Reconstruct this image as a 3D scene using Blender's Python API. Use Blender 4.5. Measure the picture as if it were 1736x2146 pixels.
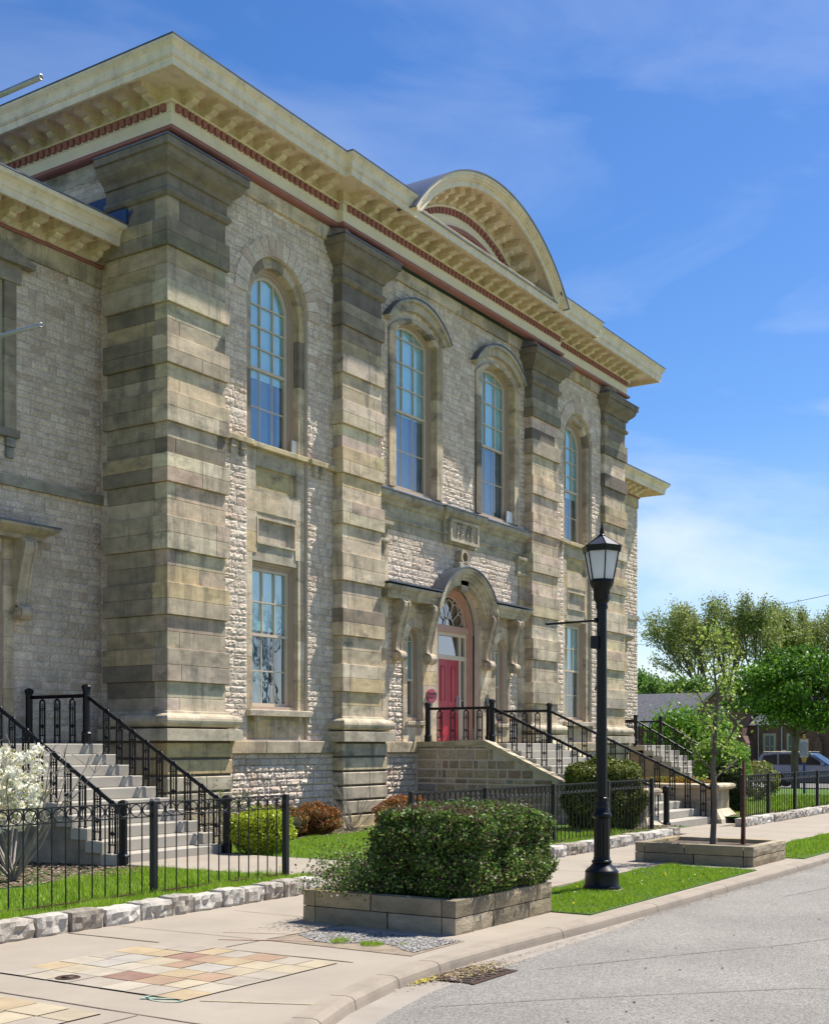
import bpy, math, random
import numpy as np
from mathutils import Vector, Matrix
from mathutils.geometry import tessellate_polygon
random.seed(7); RNG = np.random.default_rng(7)
PI = math.pi
for o in list(bpy.data.objects): bpy.data.objects.remove(o)
S = bpy.context.scene
# ------------------------------------------------------------------ camera
AZ = math.atan2(1682, 2593)            # view direction from the +X axis
cam = bpy.data.cameras.new('camera'); camo = bpy.data.objects.new('camera', cam)
S.collection.objects.link(camo); S.camera = camo
camo.location = (0, 0, 1.85); camo.rotation_euler = (PI/2, 0, AZ - PI/2)
cam.sensor_fit = 'HORIZONTAL'; cam.sensor_width = 36; cam.lens = 36*2593/1736
cam.shift_y = (1565-1073)/1736; cam.clip_start = .1; cam.clip_end = 3000
# ------------------------------------------------------------------ sky, sun, exposure
SUN = Vector((2.6, -1.0, 4.2)).normalized()
W = bpy.data.worlds.new('World'); S.world = W; W.use_nodes = True
wn, wl = W.node_tree.nodes, W.node_tree.links; wn.clear()
def wnode(t, **k):
    n = wn.new(t)
    for a, b in k.items(): setattr(n, a, b)
    return n
sky = wnode('ShaderNodeTexSky', sky_type='NISHITA', sun_disc=False)
sky.sun_elevation = math.asin(SUN.z); sky.sun_rotation = math.radians(111)
sky.air_density = 1.0; sky.dust_density = .35; sky.ozone_density = 4.0
hs = wnode('ShaderNodeHueSaturation'); hs.inputs['Saturation'].default_value = 1.27; hs.inputs['Hue'].default_value = .508
wl.new(sky.outputs[0], hs.inputs['Color'])
tc = wnode('ShaderNodeTexCoord'); mp = wnode('ShaderNodeMapping')
mp.inputs['Rotation'].default_value = (.25, .1, math.radians(25)); mp.inputs['Scale'].default_value = (1.0, 2.2, 6.5)
wl.new(tc.outputs['Generated'], mp.inputs[0])
cn = wnode('ShaderNodeTexNoise'); cn.inputs['Scale'].default_value = 1.6; cn.inputs['Detail'].default_value = 7
cn.inputs['Roughness'].default_value = .55; cn.inputs['Distortion'].default_value = .5
wl.new(mp.outputs[0], cn.inputs['Vector'])
cr = wnode('ShaderNodeMapRange'); cr.inputs[1].default_value = .44; cr.inputs[2].default_value = .8
cr.inputs[3].default_value = 0; cr.inputs[4].default_value = .62
wl.new(cn.outputs[0], cr.inputs[0])
sep = wnode('ShaderNodeSeparateXYZ'); wl.new(tc.outputs['Generated'], sep.inputs[0])
lowr = wnode('ShaderNodeMapRange'); lowr.interpolation_type = 'SMOOTHSTEP'   # thin cirrus thickens towards the horizon
lowr.inputs[1].default_value = .42; lowr.inputs[2].default_value = .02; lowr.inputs[3].default_value = .38; lowr.inputs[4].default_value = 1.5
wl.new(sep.outputs[2], lowr.inputs[0])
cm = wnode('ShaderNodeMath', operation='MULTIPLY', use_clamp=True); wl.new(cr.outputs[0], cm.inputs[0]); wl.new(lowr.outputs[0], cm.inputs[1])
hz = wnode('ShaderNodeMapRange'); hz.interpolation_type = 'SMOOTHSTEP'
hz.inputs[1].default_value = .26; hz.inputs[2].default_value = -.02; hz.inputs[3].default_value = 0; hz.inputs[4].default_value = .36
wl.new(sep.outputs[2], hz.inputs[0])
ca = wnode('ShaderNodeMath', operation='ADD', use_clamp=True); wl.new(cm.outputs[0], ca.inputs[0]); wl.new(hz.outputs[0], ca.inputs[1])
mx = wnode('ShaderNodeMix', data_type='RGBA'); wl.new(ca.outputs[0], mx.inputs[0]); wl.new(hs.outputs[0], mx.inputs[6])
mx.inputs[7].default_value = (7.0, 7.4, 8.4, 1)
bg = wnode('ShaderNodeBackground'); bg.inputs['Strength'].default_value = .092
wl.new(mx.outputs[2], bg.inputs['Color']); wo = wnode('ShaderNodeOutputWorld'); wl.new(bg.outputs[0], wo.inputs[0])
sl = bpy.data.lights.new('sun', 'SUN'); sl.energy = 5.0; sl.angle = math.radians(.5); sl.color = (1, .95, .86)
so = bpy.data.objects.new('sun', sl); S.collection.objects.link(so)
so.rotation_euler = SUN.to_track_quat('Z', 'Y').to_euler()
S.view_settings.view_transform = 'Standard'; S.view_settings.look = 'None'
S.view_settings.exposure = 0.68; S.view_settings.gamma = 1
S.cycles.max_bounces = 7; S.cycles.transparent_max_bounces = 12

# ------------------------------------------------------------------ materials
def mat(name, base=(.5,.5,.5), rough=.8, tint=False, var=.12, vscale=3., bump=0., bscale=30., stain=0., stain_col=(.12,.11,.09), sscale=1.2,
        metal=0., fine=0., fscale=120., spec=.4, stretch=(1,1,1), trans=0., coat=0., streak=0.):
    m = bpy.data.materials.new(name); m.use_nodes = True
    nt = m.node_tree; N, L = nt.nodes, nt.links; N.clear()
    out = N.new('ShaderNodeOutputMaterial'); p = N.new('ShaderNodeBsdfPrincipled')
    p.inputs['Roughness'].default_value = rough; p.inputs['Metallic'].default_value = metal
    p.inputs['Specular IOR Level'].default_value = spec; p.inputs['Coat Weight'].default_value = coat
    g = N.new('ShaderNodeNewGeometry'); mpn = N.new('ShaderNodeMapping'); mpn.inputs['Scale'].default_value = stretch
    L.new(g.outputs['Position'], mpn.inputs[0]); vec = mpn.outputs[0]
    if tint:
        a = N.new('ShaderNodeAttribute'); a.attribute_name = 'tint'; col = a.outputs['Color']
        if tint != True:
            q = N.new('ShaderNodeMix'); q.data_type = 'RGBA'; q.blend_type = 'MULTIPLY'; q.inputs[0].default_value = 1
            L.new(col, q.inputs[6]); q.inputs[7].default_value = (*tint, 1); col = q.outputs[2]
    else:
        r = N.new('ShaderNodeRGB'); r.outputs[0].default_value = (*base, 1); col = r.outputs[0]
    def noise(s, d=5, ro=.6, v=vec):
        n = N.new('ShaderNodeTexNoise'); n.inputs['Scale'].default_value = s; n.inputs['Detail'].default_value = d
        n.inputs['Roughness'].default_value = ro; L.new(v, n.inputs['Vector']); return n.outputs[0]
    def scale(col, fac_socket, lo, hi):
        mr = N.new('ShaderNodeMapRange'); mr.inputs[1].default_value = .3; mr.inputs[2].default_value = .7
        mr.inputs[3].default_value = lo; mr.inputs[4].default_value = hi; L.new(fac_socket, mr.inputs[0])
        q = N.new('ShaderNodeVectorMath'); q.operation = 'SCALE'; L.new(col, q.inputs[0]); L.new(mr.outputs[0], q.inputs['Scale']); return q.outputs[0]
    if var: col = scale(col, noise(vscale), 1-var, 1+var)
    if fine: col = scale(col, noise(fscale, 2, .7), 1-fine, 1+fine)
    if stain:
        mr = N.new('ShaderNodeMapRange'); mr.inputs[1].default_value = .52; mr.inputs[2].default_value = .72
        mr.inputs[3].default_value = 0; mr.inputs[4].default_value = stain; L.new(noise(sscale, 8, .7), mr.inputs[0])
        q = N.new('ShaderNodeMix'); q.data_type = 'RGBA'; L.new(mr.outputs[0], q.inputs[0]); L.new(col, q.inputs[6])
        q.inputs[7].default_value = (*stain_col, 1); col = q.outputs[2]
    if streak:                                                       # old soot runs down the face
        m2 = N.new('ShaderNodeMapping'); m2.inputs['Scale'].default_value = (2.6, 2.6, .33); L.new(g.outputs['Position'], m2.inputs[0])
        mr = N.new('ShaderNodeMapRange'); mr.inputs[1].default_value = .50; mr.inputs[2].default_value = .74
        mr.inputs[3].default_value = 0; mr.inputs[4].default_value = streak; L.new(noise(1., 7, .72, m2.outputs[0]), mr.inputs[0])
        q = N.new('ShaderNodeMix'); q.data_type = 'RGBA'; L.new(mr.outputs[0], q.inputs[0]); L.new(col, q.inputs[6])
        q.inputs[7].default_value = (*stain_col, 1); col = q.outputs[2]
    L.new(col, p.inputs['Base Color'])
    if bump:
        b = N.new('ShaderNodeBump'); b.inputs['Distance'].default_value = bump; b.inputs['Strength'].default_value = 1
        L.new(noise(bscale, 6, .65), b.inputs['Height']); L.new(b.outputs[0], p.inputs['Normal'])
    sh = p.outputs[0]
    if trans:
        t = N.new('ShaderNodeBsdfTranslucent'); L.new(col, t.inputs['Color']); mxs = N.new('ShaderNodeMixShader')
        mxs.inputs[0].default_value = trans; L.new(sh, mxs.inputs[1]); L.new(t.outputs[0], mxs.inputs[2]); sh = mxs.outputs[0]
    L.new(sh, out.inputs[0]); return m
def glass_mat(name, tintc, refl, rough=.01, trans_col=None):
    m = bpy.data.materials.new(name); m.use_nodes = True
    N, L = m.node_tree.nodes, m.node_tree.links; N.clear()
    out = N.new('ShaderNodeOutputMaterial'); mxs = N.new('ShaderNodeMixShader'); mxs.inputs[0].default_value = refl
    t = N.new('ShaderNodeBsdfTransparent'); t.inputs[0].default_value = (*tintc, 1)
    g = N.new('ShaderNodeBsdfGlossy'); g.inputs['Roughness'].default_value = rough; g.inputs['Color'].default_value = (.95,.97,1,1)
    ge = N.new('ShaderNodeNewGeometry'); n = N.new('ShaderNodeTexNoise'); n.inputs['Scale'].default_value = 1.7; L.new(ge.outputs['Position'], n.inputs['Vector'])
    b = N.new('ShaderNodeBump'); b.inputs['Distance'].default_value = .0025; L.new(n.outputs[0], b.inputs['Height']); L.new(b.outputs[0], g.inputs['Normal'])
    L.new(t.outputs[0], mxs.inputs[1]); L.new(g.outputs[0], mxs.inputs[2]); L.new(mxs.outputs[0], out.inputs[0]); return m
M = dict(
  ashlar = mat('ashlar_sandstone', tint=(1.38,1.265,1.16), rough=.85, var=.26, vscale=2.2, bump=.008, bscale=34, stain=.85, sscale=1.5, streak=.9, stain_col=(.12,.105,.08), fine=.14, fscale=45, stretch=(1,1,1.8)),
  rubble = mat('rubble_limestone', tint=(1.26,1.19,1.115), rough=.9, var=.16, vscale=5, bump=.028, bscale=20, streak=.3, stain=.35, stain_col=(.27,.235,.195), sscale=3.5, fine=.24, fscale=34),
  mortar = mat('lime_mortar', (.55,.475,.395), rough=.95, var=.12, vscale=5, bump=.004, bscale=60),
  cream = mat('cream_paint', (.80,.66,.48), rough=.6, var=.1, vscale=2, streak=.35, stain=.45, stain_col=(.27,.215,.13), sscale=4.5, bump=.002, bscale=20),
  pale = mat('pale_frieze_paint', (.80,.71,.56), rough=.55, var=.07, vscale=2, stain=.3, stain_col=(.3,.25,.17), sscale=4, bump=.002, bscale=20),
  red = mat('oxblood_paint', (.33,.13,.115), rough=.55, var=.12, vscale=4),
  brown = mat('taupe_window_paint', (.46,.35,.26), rough=.5, var=.06, vscale=4),
  rose = mat('rose_brown_paint', (.50,.29,.21), rough=.5, var=.08, vscale=4),
  sash = mat('beige_sash_paint', (.62,.51,.38), rough=.5, var=.05, vscale=4),
  doorred = mat('red_door_paint', (.42,.028,.045), rough=.35, var=.08, vscale=4),
  lead = mat('lead_flashing', (.12,.13,.16), rough=.38, metal=.6, var=.2, vscale=4),
  roof = mat('metal_roof', (.17,.18,.23), rough=.4, metal=.4, var=.12, vscale=2),
  blue = mat('blue_membrane', (.025,.06,.16), rough=.5, var=.15, vscale=4),
  iron = mat('black_gloss_iron', (.004,.004,.006), rough=.34, var=.2, vscale=10, spec=.28),
  fence = mat('black_satin_iron', (.010,.010,.011), rough=.5, var=.2, vscale=10),
  rust = mat('rusty_iron', (.09,.035,.02), rough=.8, var=.5, vscale=25),
  concrete = mat('pavement_concrete', (.32,.272,.215), rough=.9, var=.09, vscale=1.1, bump=.002, bscale=160, fine=.10, fscale=220, stain=.35, stain_col=(.25,.205,.155), sscale=1.3),
  step = mat('stair_concrete', (.40,.365,.305), rough=.85, var=.1, vscale=2, bump=.003, bscale=80, fine=.08, fscale=150, stain=.2, stain_col=(.3,.26,.2)),
  kerb = mat('kerb_concrete', (.30,.25,.195), rough=.9, var=.16, vscale=3, bump=.004, bscale=90, fine=.16, fscale=170, stain=.35, stain_col=(.24,.19,.15), sscale=3),
  gutter = mat('gutter_concrete', (.31,.27,.225), rough=.9, var=.12, vscale=2, bump=.003, bscale=120, fine=.12, fscale=200, stain=.3, stain_col=(.27,.23,.2), sscale=1.4),
  asphalt = mat('worn_asphalt', (.235,.218,.192), rough=.92, var=.12, vscale=.7, bump=.008, bscale=90, fine=.55, fscale=62, stain=.35, stain_col=(.15,.135,.115), sscale=.6),
  tile = mat('sandstone_tile', tint=True, rough=.85, var=.14, vscale=4, bump=.003, bscale=50, fine=.08, fscale=90, stain=.45, stain_col=(.33,.27,.19), sscale=2.5),
  dirt = mat('soil', (.10,.075,.055), rough=1, var=.4, vscale=9, bump=.02, bscale=30, fine=.3, fscale=80),
  sandy = mat('sandy_earth', (.27,.215,.155), rough=1, var=.25, vscale=6, bump=.012, bscale=50, fine=.3, fscale=60),
  bedding = mat('tile_bedding', (.18,.145,.10), rough=1, var=.4, vscale=12),
  joint = mat('joint_dark', (.13,.10,.07), rough=1, var=.3, vscale=20),
  lawn = mat('lawn_ground', (.06,.12,.015), rough=1, var=.3, vscale=5, bump=.02, bscale=60),
  field = mat('park_lawn', (.11,.21,.03), rough=1, var=.25, vscale=.8, bump=.03, bscale=30, fine=.25, fscale=14),
  blade = mat('grass_blade', tint=True, rough=.6, var=.0, trans=.3),
  leaf = mat('leaf', tint=True, rough=.5, var=.0, trans=.35, spec=.35),
  bark = mat('bark', (.12,.095,.075), rough=.95, var=.3, vscale=8, bump=.012, bscale=24, stretch=(1,1,.3)),
  palebark = mat('pale_bark', (.30,.26,.22), rough=.9, var=.2, vscale=12, bump=.004, bscale=40),
  edging = mat('quarried_limestone', tint=True, rough=.85, var=.14, vscale=4, bump=.016, bscale=16, stain=.25, stain_col=(.26,.22,.17), sscale=3, fine=.12, fscale=50),
  plstone = mat('planter_sandstone', tint=(1.12,1.05,.93), rough=.88, var=.22, vscale=3.5, bump=.01, bscale=22, stain=.5, stain_col=(.13,.1,.06), sscale=2.6, fine=.12, fscale=60, stretch=(1,1,2)),
  frost = mat('frosted_glass', (.86,.88,.90), rough=.3, var=.04, trans=.5, spec=.5),
  tube = mat('galvanised_tube', (.36,.37,.38), rough=.4, metal=.7, var=.15, vscale=12),
  dark = mat('dark_interior', (.02,.022,.026), rough=1, var=0),
  blind = mat('window_blind', (.66,.80,.82), rough=.9, var=.06, vscale=3),
  curtain = mat('curtain_cloth', (.15,.22,.28), rough=.9, var=.06, vscale=3),
  white = mat('white_paint', (.75,.75,.74), rough=.5, var=.03),
  brick = None, slate = mat('slate_shingle', (.085,.085,.095), rough=.8, var=.3, vscale=3, fine=.35, fscale=9, bump=.02, bscale=12),
  trimstone = mat('church_trim', (.36,.31,.25), rough=.9, var=.15),
  car = mat('slate_blue_car_paint', (.06,.11,.25), rough=.25, metal=.1, var=.03, coat=1.),
  carlow = mat('car_cladding', (.10,.10,.11), rough=.6, var=.05),
  chrome = mat('chrome', (.7,.72,.74), rough=.12, metal=1, var=0),
  tyre = mat('tyre', (.018,.018,.018), rough=.85, var=.1),
  signblue = mat('sign_blue', (.02,.045,.22), rough=.4, var=.05),
  plaquef = mat('plaque_face', (.50,.51,.62), rough=.45, var=.08),
  gold = mat('sign_gold', (.45,.26,.06), rough=.4, metal=.3, var=.1),
  plate = mat('raspberry_plate', (.34,.06,.09), rough=.45, var=.1, vscale=20),
  bronze = mat('grey_bronze', (.12,.13,.12), rough=.5, metal=.4, var=.3, vscale=40, bump=.002, bscale=60),
  cover = mat('brown_iron_cover', (.07,.04,.028), rough=.6, metal=.4, var=.3, vscale=30),
  mulch = mat('wood_mulch', tint=True, rough=.95, var=.1),
  chalkred = mat('pink_marking', (.38,.25,.20), rough=.95, var=.2, vscale=30),
  chalkteal = mat('teal_marking', (.24,.34,.27), rough=.95, var=.2, vscale=30),
  chalkyel = mat('yellow_marking', (.38,.32,.20), rough=.95, var=.2, vscale=30),
  glass = glass_mat('window_glass', (.72,.92,.95), .27),
  darkglass = glass_mat('door_glass', (.35,.4,.42), .35),
)
def brick_mat():
    m = bpy.data.materials.new('church_brick'); m.use_nodes = True; N, L = m.node_tree.nodes, m.node_tree.links
    p = N['Principled BSDF']; p.inputs['Roughness'].default_value = .9
    g = N.new('ShaderNodeTexCoord'); s = N.new('ShaderNodeSeparateXYZ'); L.new(g.outputs['Object'], s.inputs[0])
    a = N.new('ShaderNodeMath'); L.new(s.outputs[0], a.inputs[0]); L.new(s.outputs[1], a.inputs[1])
    c = N.new('ShaderNodeCombineXYZ'); L.new(a.outputs[0], c.inputs[0]); L.new(s.outputs[2], c.inputs[1])
    b = N.new('ShaderNodeTexBrick'); b.inputs['Scale'].default_value = 2.2; b.inputs['Color1'].default_value = (.21,.075,.05,1)
    b.inputs['Color2'].default_value = (.11,.045,.035,1); b.inputs['Mortar'].default_value = (.16,.12,.1,1); b.inputs['Mortar Size'].default_value = .03
    L.new(c.outputs[0], b.inputs['Vector']); L.new(b.outputs[0], p.inputs['Base Color']); return m
M['brick'] = brick_mat()

# ------------------------------------------------------------------ mesh helpers
class MB:
    def __init__(s): s.v = []; s.f = []; s.c = []; s.sm = []
    def add(s, vs, fs, c=(1,1,1), smooth=False):
        b = len(s.v); s.v += [tuple(p) for p in vs]
        for f in fs: s.f.append([b+i for i in f]); s.c.append(c); s.sm.append(smooth)
    def box(s, x0, x1, y0, y1, z0, z1, c=(1,1,1), j=0.):
        vs = [(x, y, z) for x in (x0, x1) for y in (y0, y1) for z in (z0, z1)]
        if j: vs = [tuple(a + random.uniform(-j, j) for a in p) for p in vs]
        s.add(vs, [(0,1,3,2),(4,6,7,5),(0,4,5,1),(2,3,7,6),(0,2,6,4),(1,5,7,3)], c)
    def bbox(s, x0, x1, y0, y1, z0, z1, b=.01, c=(1,1,1)):         # box with bevelled edges
        vs = []; 
        for x, sx in ((x0,1),(x1,-1)):
            for y, sy in ((y0,1),(y1,-1)):
                for z, sz in ((z0,1),(z1,-1)):
                    vs += [(x, y+sy*b, z+sz*b), (x+sx*b, y, z+sz*b), (x+sx*b, y+sy*b, z)]
        def i(a, b_, c_, k): return ((a*2+b_)*2+c_)*3+k
        F = []
        for a in (0,1): F.append([i(a,0,0,0),i(a,0,1,0),i(a,1,1,0),i(a,1,0,0)])
        for a in (0,1): F.append([i(0,a,0,1),i(0,a,1,1),i(1,a,1,1),i(1,a,0,1)])
        for a in (0,1): F.append([i(0,0,a,2),i(0,1,a,2),i(1,1,a,2),i(1,0,a,2)])
        for a in (0,1):
            for d in (0,1):
                F.append([i(a,d,0,0),i(a,d,1,0),i(a,d,1,1),i(a,d,0,1)])
                F.append([i(a,0,d,0),i(a,1,d,0),i(a,1,d,2),i(a,0,d,2)])
                F.append([i(0,a,d,1),i(1,a,d,1),i(1,a,d,2),i(0,a,d,2)])
                for e in (0,1): F.append([i(a,d,e,0),i(a,d,e,1),i(a,d,e,2)])
        s.add(vs, F, c)
    def tube(s, p0, p1, r0, r1=None, n=8, c=(1,1,1), caps=True):
        r1 = r0 if r1 is None else r1; p0, p1 = Vector(p0), Vector(p1); d = p1-p0
        if d.length < 1e-6: return
        d.normalize(); a = d.orthogonal().normalized(); b = d.cross(a)
        vs = [p + (a*math.cos(2*PI*k/n) + b*math.sin(2*PI*k/n))*r for p, r in ((p0, r0), (p1, r1)) for k in range(n)]
        s.add(vs, [(k, (k+1) % n, n+(k+1) % n, n+k) for k in range(n)], c, True)
        if caps: s.add(vs, [tuple(range(n))[::-1], tuple(range(n, 2*n))], c)
    def path(s, pts, r, n=6, c=(1,1,1)):
        pts = [Vector(p) for p in pts]; rs = r if isinstance(r, (list, tuple)) else [r]*len(pts)
        rings = []; a = None
        for i, p in enumerate(pts):
            d = (pts[min(i+1, len(pts)-1)] - pts[max(i-1, 0)]).normalized()
            a = d.orthogonal().normalized() if a is None else (a - d*a.dot(d)).normalized()
            b = d.cross(a); rings += [p + (a*math.cos(2*PI*k/n)+b*math.sin(2*PI*k/n))*rs[i] for k in range(n)]
        F = [(i*n+k, i*n+(k+1) % n, (i+1)*n+(k+1) % n, (i+1)*n+k) for i in range(len(pts)-1) for k in range(n)]
        s.add(rings, F, c, True); m = len(pts)-1
        s.add(rings, [tuple(range(n))[::-1], tuple(range(m*n, m*n+n))], c)
    def lathe(s, prof, cx, cy, n=20, c=(1,1,1), smooth=True, rot=0.):
        vs = [(cx+r*math.cos(rot+2*PI*k/n), cy+r*math.sin(rot+2*PI*k/n), z) for r, z in prof for k in range(n)]
        F = [(i*n+k, i*n+(k+1) % n, (i+1)*n+(k+1) % n, (i+1)*n+k) for i in range(len(prof)-1) for k in range(n)]
        s.add(vs, F, c, smooth); m = len(prof)-1
        s.add(vs, [tuple(range(n))[::-1], tuple(range(m*n, m*n+n))], c)
    def prism(s, ol, y0, y1, c=(1,1,1), plane='XZ'):               # outline (u,z) extruded across depth
        P = (lambda u, z, d: (u, d, z)) if plane == 'XZ' else (lambda u, z, d: (d, u, z)) if plane == 'YZ' else (lambda u, z, d: (u, z, d))
        n = len(ol); vs = [P(u, z, d) for d in (y0, y1) for u, z in ol]
        tris = tessellate_polygon([[Vector((u, z, 0)) for u, z in ol]])
        F = [tuple(t) for t in tris] + [tuple(n+i for i in t[::-1]) for t in tris]
        F += [(k, (k+1) % n, n+(k+1) % n, n+k) for k in range(n)]; s.add(vs, F, c)
    def plate(s, outer, holes, y0, y1, c=(1,1,1), plane='XZ', back=False):  # holed plate
        P = (lambda u, z, d: (u, d, z)) if plane == 'XZ' else (lambda u, z, d: (d, u, z)) if plane == 'YZ' else (lambda u, z, d: (u, z, d))
        loops = [outer]+holes; flat = [p for l in loops for p in l]; n = len(flat)
        tris = tessellate_polygon([[Vector((u, z, 0)) for u, z in l] for l in loops])
        vs = [P(u, z, y0) for u, z in flat] + [P(u, z, y1) for u, z in flat]
        F = [tuple(t) for t in tris] + ([tuple(n+i for i in t) for t in tris] if back else [])
        b = 0
        for l in loops:
            m = len(l); F += [(b+k, b+(k+1) % m, n+b+(k+1) % m, n+b+k) for k in range(m)]; b += m
        s.add(vs, F, c)
    def sweep(s, path, prof, c=(1,1,1), closed=False, smooth=False, cap=True):  # path in XY, outward = right of travel; profile (offset, z)
        n = len(path); P = [Vector((p[0], p[1])) for p in path]; off = []
        for i in range(n):
            a = P[i-1] if (i or closed) else None; b = P[(i+1) % n] if (i < n-1 or closed) else None
            d1 = (P[i]-a).normalized() if a is not None else None; d2 = (b-P[i]).normalized() if b is not None else None
            n1 = Vector((d1.y, -d1.x)) if d1 is not None else None; n2 = Vector((d2.y, -d2.x)) if d2 is not None else None
            if n1 is None: m = n2
            elif n2 is None: m = n1
            else: m = (n1+n2)/(1+n1.dot(n2))
            off.append(m)
        k = len(prof); vs = [(P[i].x+off[i].x*o, P[i].y+off[i].y*o, z) for i in range(n) for o, z in prof]
        F = [(i*k+j, i*k+j+1, ((i+1) % n)*k+j+1, ((i+1) % n)*k+j) for i in range(n if closed else n-1) for j in range(k-1)]
        if cap and not closed: F += [tuple(range(k)), tuple(range((n-1)*k, n*k))[::-1]]
        s.add(vs, F, c, smooth)
    def build(s, name, m, parent=None, **kw):
        me = bpy.data.meshes.new(name); me.from_pydata(s.v, [], s.f)
        ca = me.attributes.new('tint', 'FLOAT_COLOR', 'FACE')
        ca.data.foreach_set('color', np.array([(*c, 1) for c in s.c], dtype=np.float32).ravel())
        me.polygons.foreach_set('use_smooth', s.sm); me.materials.append(m)
        return link(name, me, parent, **kw)
COL = S.collection
def link(name, me, parent=None, label=None, cat=None, group=None, kind=None):
    o = bpy.data.objects.new(name, me); COL.objects.link(o)
    if parent: o.parent = parent; o.matrix_parent_inverse = Matrix.Translation(-parent.location)
    tag(o, label, cat, group, kind); return o
def tag(o, label=None, cat=None, group=None, kind=None):
    for k, v in (('label', label), ('category', cat), ('group', group), ('kind', kind)):
        if v: o[k] = v
    return o
def thing(name, label, cat, loc=(0,0,0), group=None):
    o = bpy.data.objects.new(name, None); o.location = loc; o.empty_display_size = .2; COL.objects.link(o); return tag(o, label, cat, group)
def copy_tree(o, parent=None, off=None):
    c = o.copy(); COL.objects.link(c)
    if parent: c.parent = parent
    if off: c.location = Vector(c.location)+Vector(off)
    for ch in list(o.children): copy_tree(ch, c)
    return c
def rot2(a): c, s = math.cos(a), math.sin(a); return lambda x, y: (x*c-y*s, x*s+y*c)
def arch(cx, hw, z0, zs, rise, n=20):                              # closed outline of an arched opening
    pts = [(cx-hw, z0), (cx+hw, z0)]
    if rise < .01: return pts + [(cx+hw, zs), (cx-hw, zs)]
    return pts + [(cx+hw*math.cos(t*PI/n), zs+rise*math.sin(t*PI/n)) for t in range(n+1)]
def segarc(cx, hw, zs, rise, n=16):                                # circular segment, left to right
    R = (hw*hw+rise*rise)/(2*rise); a = math.asin(min(1, hw/R)) if rise <= hw else PI - math.asin(hw/R)
    return [(cx+R*math.sin(-a+2*a*k/n), zs+rise-R+R*math.cos(-a+2*a*k/n)) for k in range(n+1)]
def segopen(cx, hw, z0, zs, rise, n=16):
    return [(cx-hw, z0), (cx+hw, z0)] + segarc(cx, hw, zs, rise, n)[::-1]
PAL_A = [((.43,.37,.265),5), ((.40,.35,.265),5), ((.43,.355,.215),1.5), ((.34,.30,.235),2), ((.24,.21,.165),.5), ((.47,.42,.325),5), ((.38,.31,.22),1)]
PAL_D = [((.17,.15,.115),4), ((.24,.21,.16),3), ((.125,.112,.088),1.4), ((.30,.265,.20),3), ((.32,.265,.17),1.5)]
PAL_R = [((.56,.475,.395),6), ((.58,.50,.42),6), ((.52,.435,.355),4), ((.61,.535,.455),3), ((.47,.375,.30),1), ((.54,.47,.40),4)]
def pick(pal):
    c = random.choices([p[0] for p in pal], [p[1] for p in pal])[0]; k = random.uniform(.93, 1.07); return tuple(min(1, x*k) for x in c)
def splits(a, b, lo, hi):
    r = [a]
    while b - r[-1] > hi*1.05:
        r.append(r[-1] + random.uniform(lo, hi))
    if b - r[-1] < lo*.4 and len(r) > 1: r.pop()
    return r + [b]
def rubble(mb, u0, u1, z0, z1, base, axis='X', sgn=-1, course=(.10,.18), length=(.16,.5), relief=.021, holes=(), pal=PAL_R, gap=.006):
    """rock-faced coursed stones on a wall plane; outward normal is sgn along the other axis"""
    P = (lambda u, z, d: (u, base+sgn*d, z)) if axis == 'X' else (lambda u, z, d: (base+sgn*d, u, z))
    z = z0
    while z < z1-.03:
        h = random.uniform(*course)
        if z1-(z+h) < course[0]*.6: h = z1-z
        iv = [(u0, u1)]
        for (cx, hw, a, zs, rise) in holes:
            if z+h <= a+.01 or z >= zs+rise-.01: continue
            w = hw if z < zs else hw*math.sqrt(max(0, 1-((z-zs)/max(rise, 1e-3))**2))
            niv = []
            for p, q in iv:
                if cx-w > p: niv.append((p, min(q, cx-w)))
                if cx+w < q: niv.append((max(p, cx+w), q))
            iv = [t for t in niv if t[1]-t[0] > .02]
        for p, q in iv:
            us = splits(p, q, *length)
            for a, b in zip(us[:-1], us[1:]):
                nu = max(3, min(10, int((b-a)/.045))); nz = 4 if h < .2 else 5; c = pick(pal)
                amp = relief*random.uniform(.45, 1.15); vs = []; F = []
                tz, tu = random.uniform(-.4, .4), random.uniform(-.4, .4)
                for i in range(nu+1):
                    for k in range(nz+1):
                        e = i in (0, nu) or k in (0, nz)
                        fu, fz = i/nu, k/nz
                        d = .004 if e else amp*(.75+tz*(fz-.5)+tu*(fu-.5)+random.uniform(-.5, .5))
                        ju = 0 if e else random.uniform(-.014, .014); jz = 0 if e else random.uniform(-.01, .01)
                        vs.append(P(a+gap+(b-a-2*gap)*fu+ju, z+gap+(h-2*gap)*fz+jz, max(.003, d)))
                for i in range(nu):
                    for k in range(nz): q0 = i*(nz+1)+k; F.append((q0, q0+1, q0+nz+2, q0+nz+1))
                mb.add(vs, F, c)
        z += h
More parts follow.
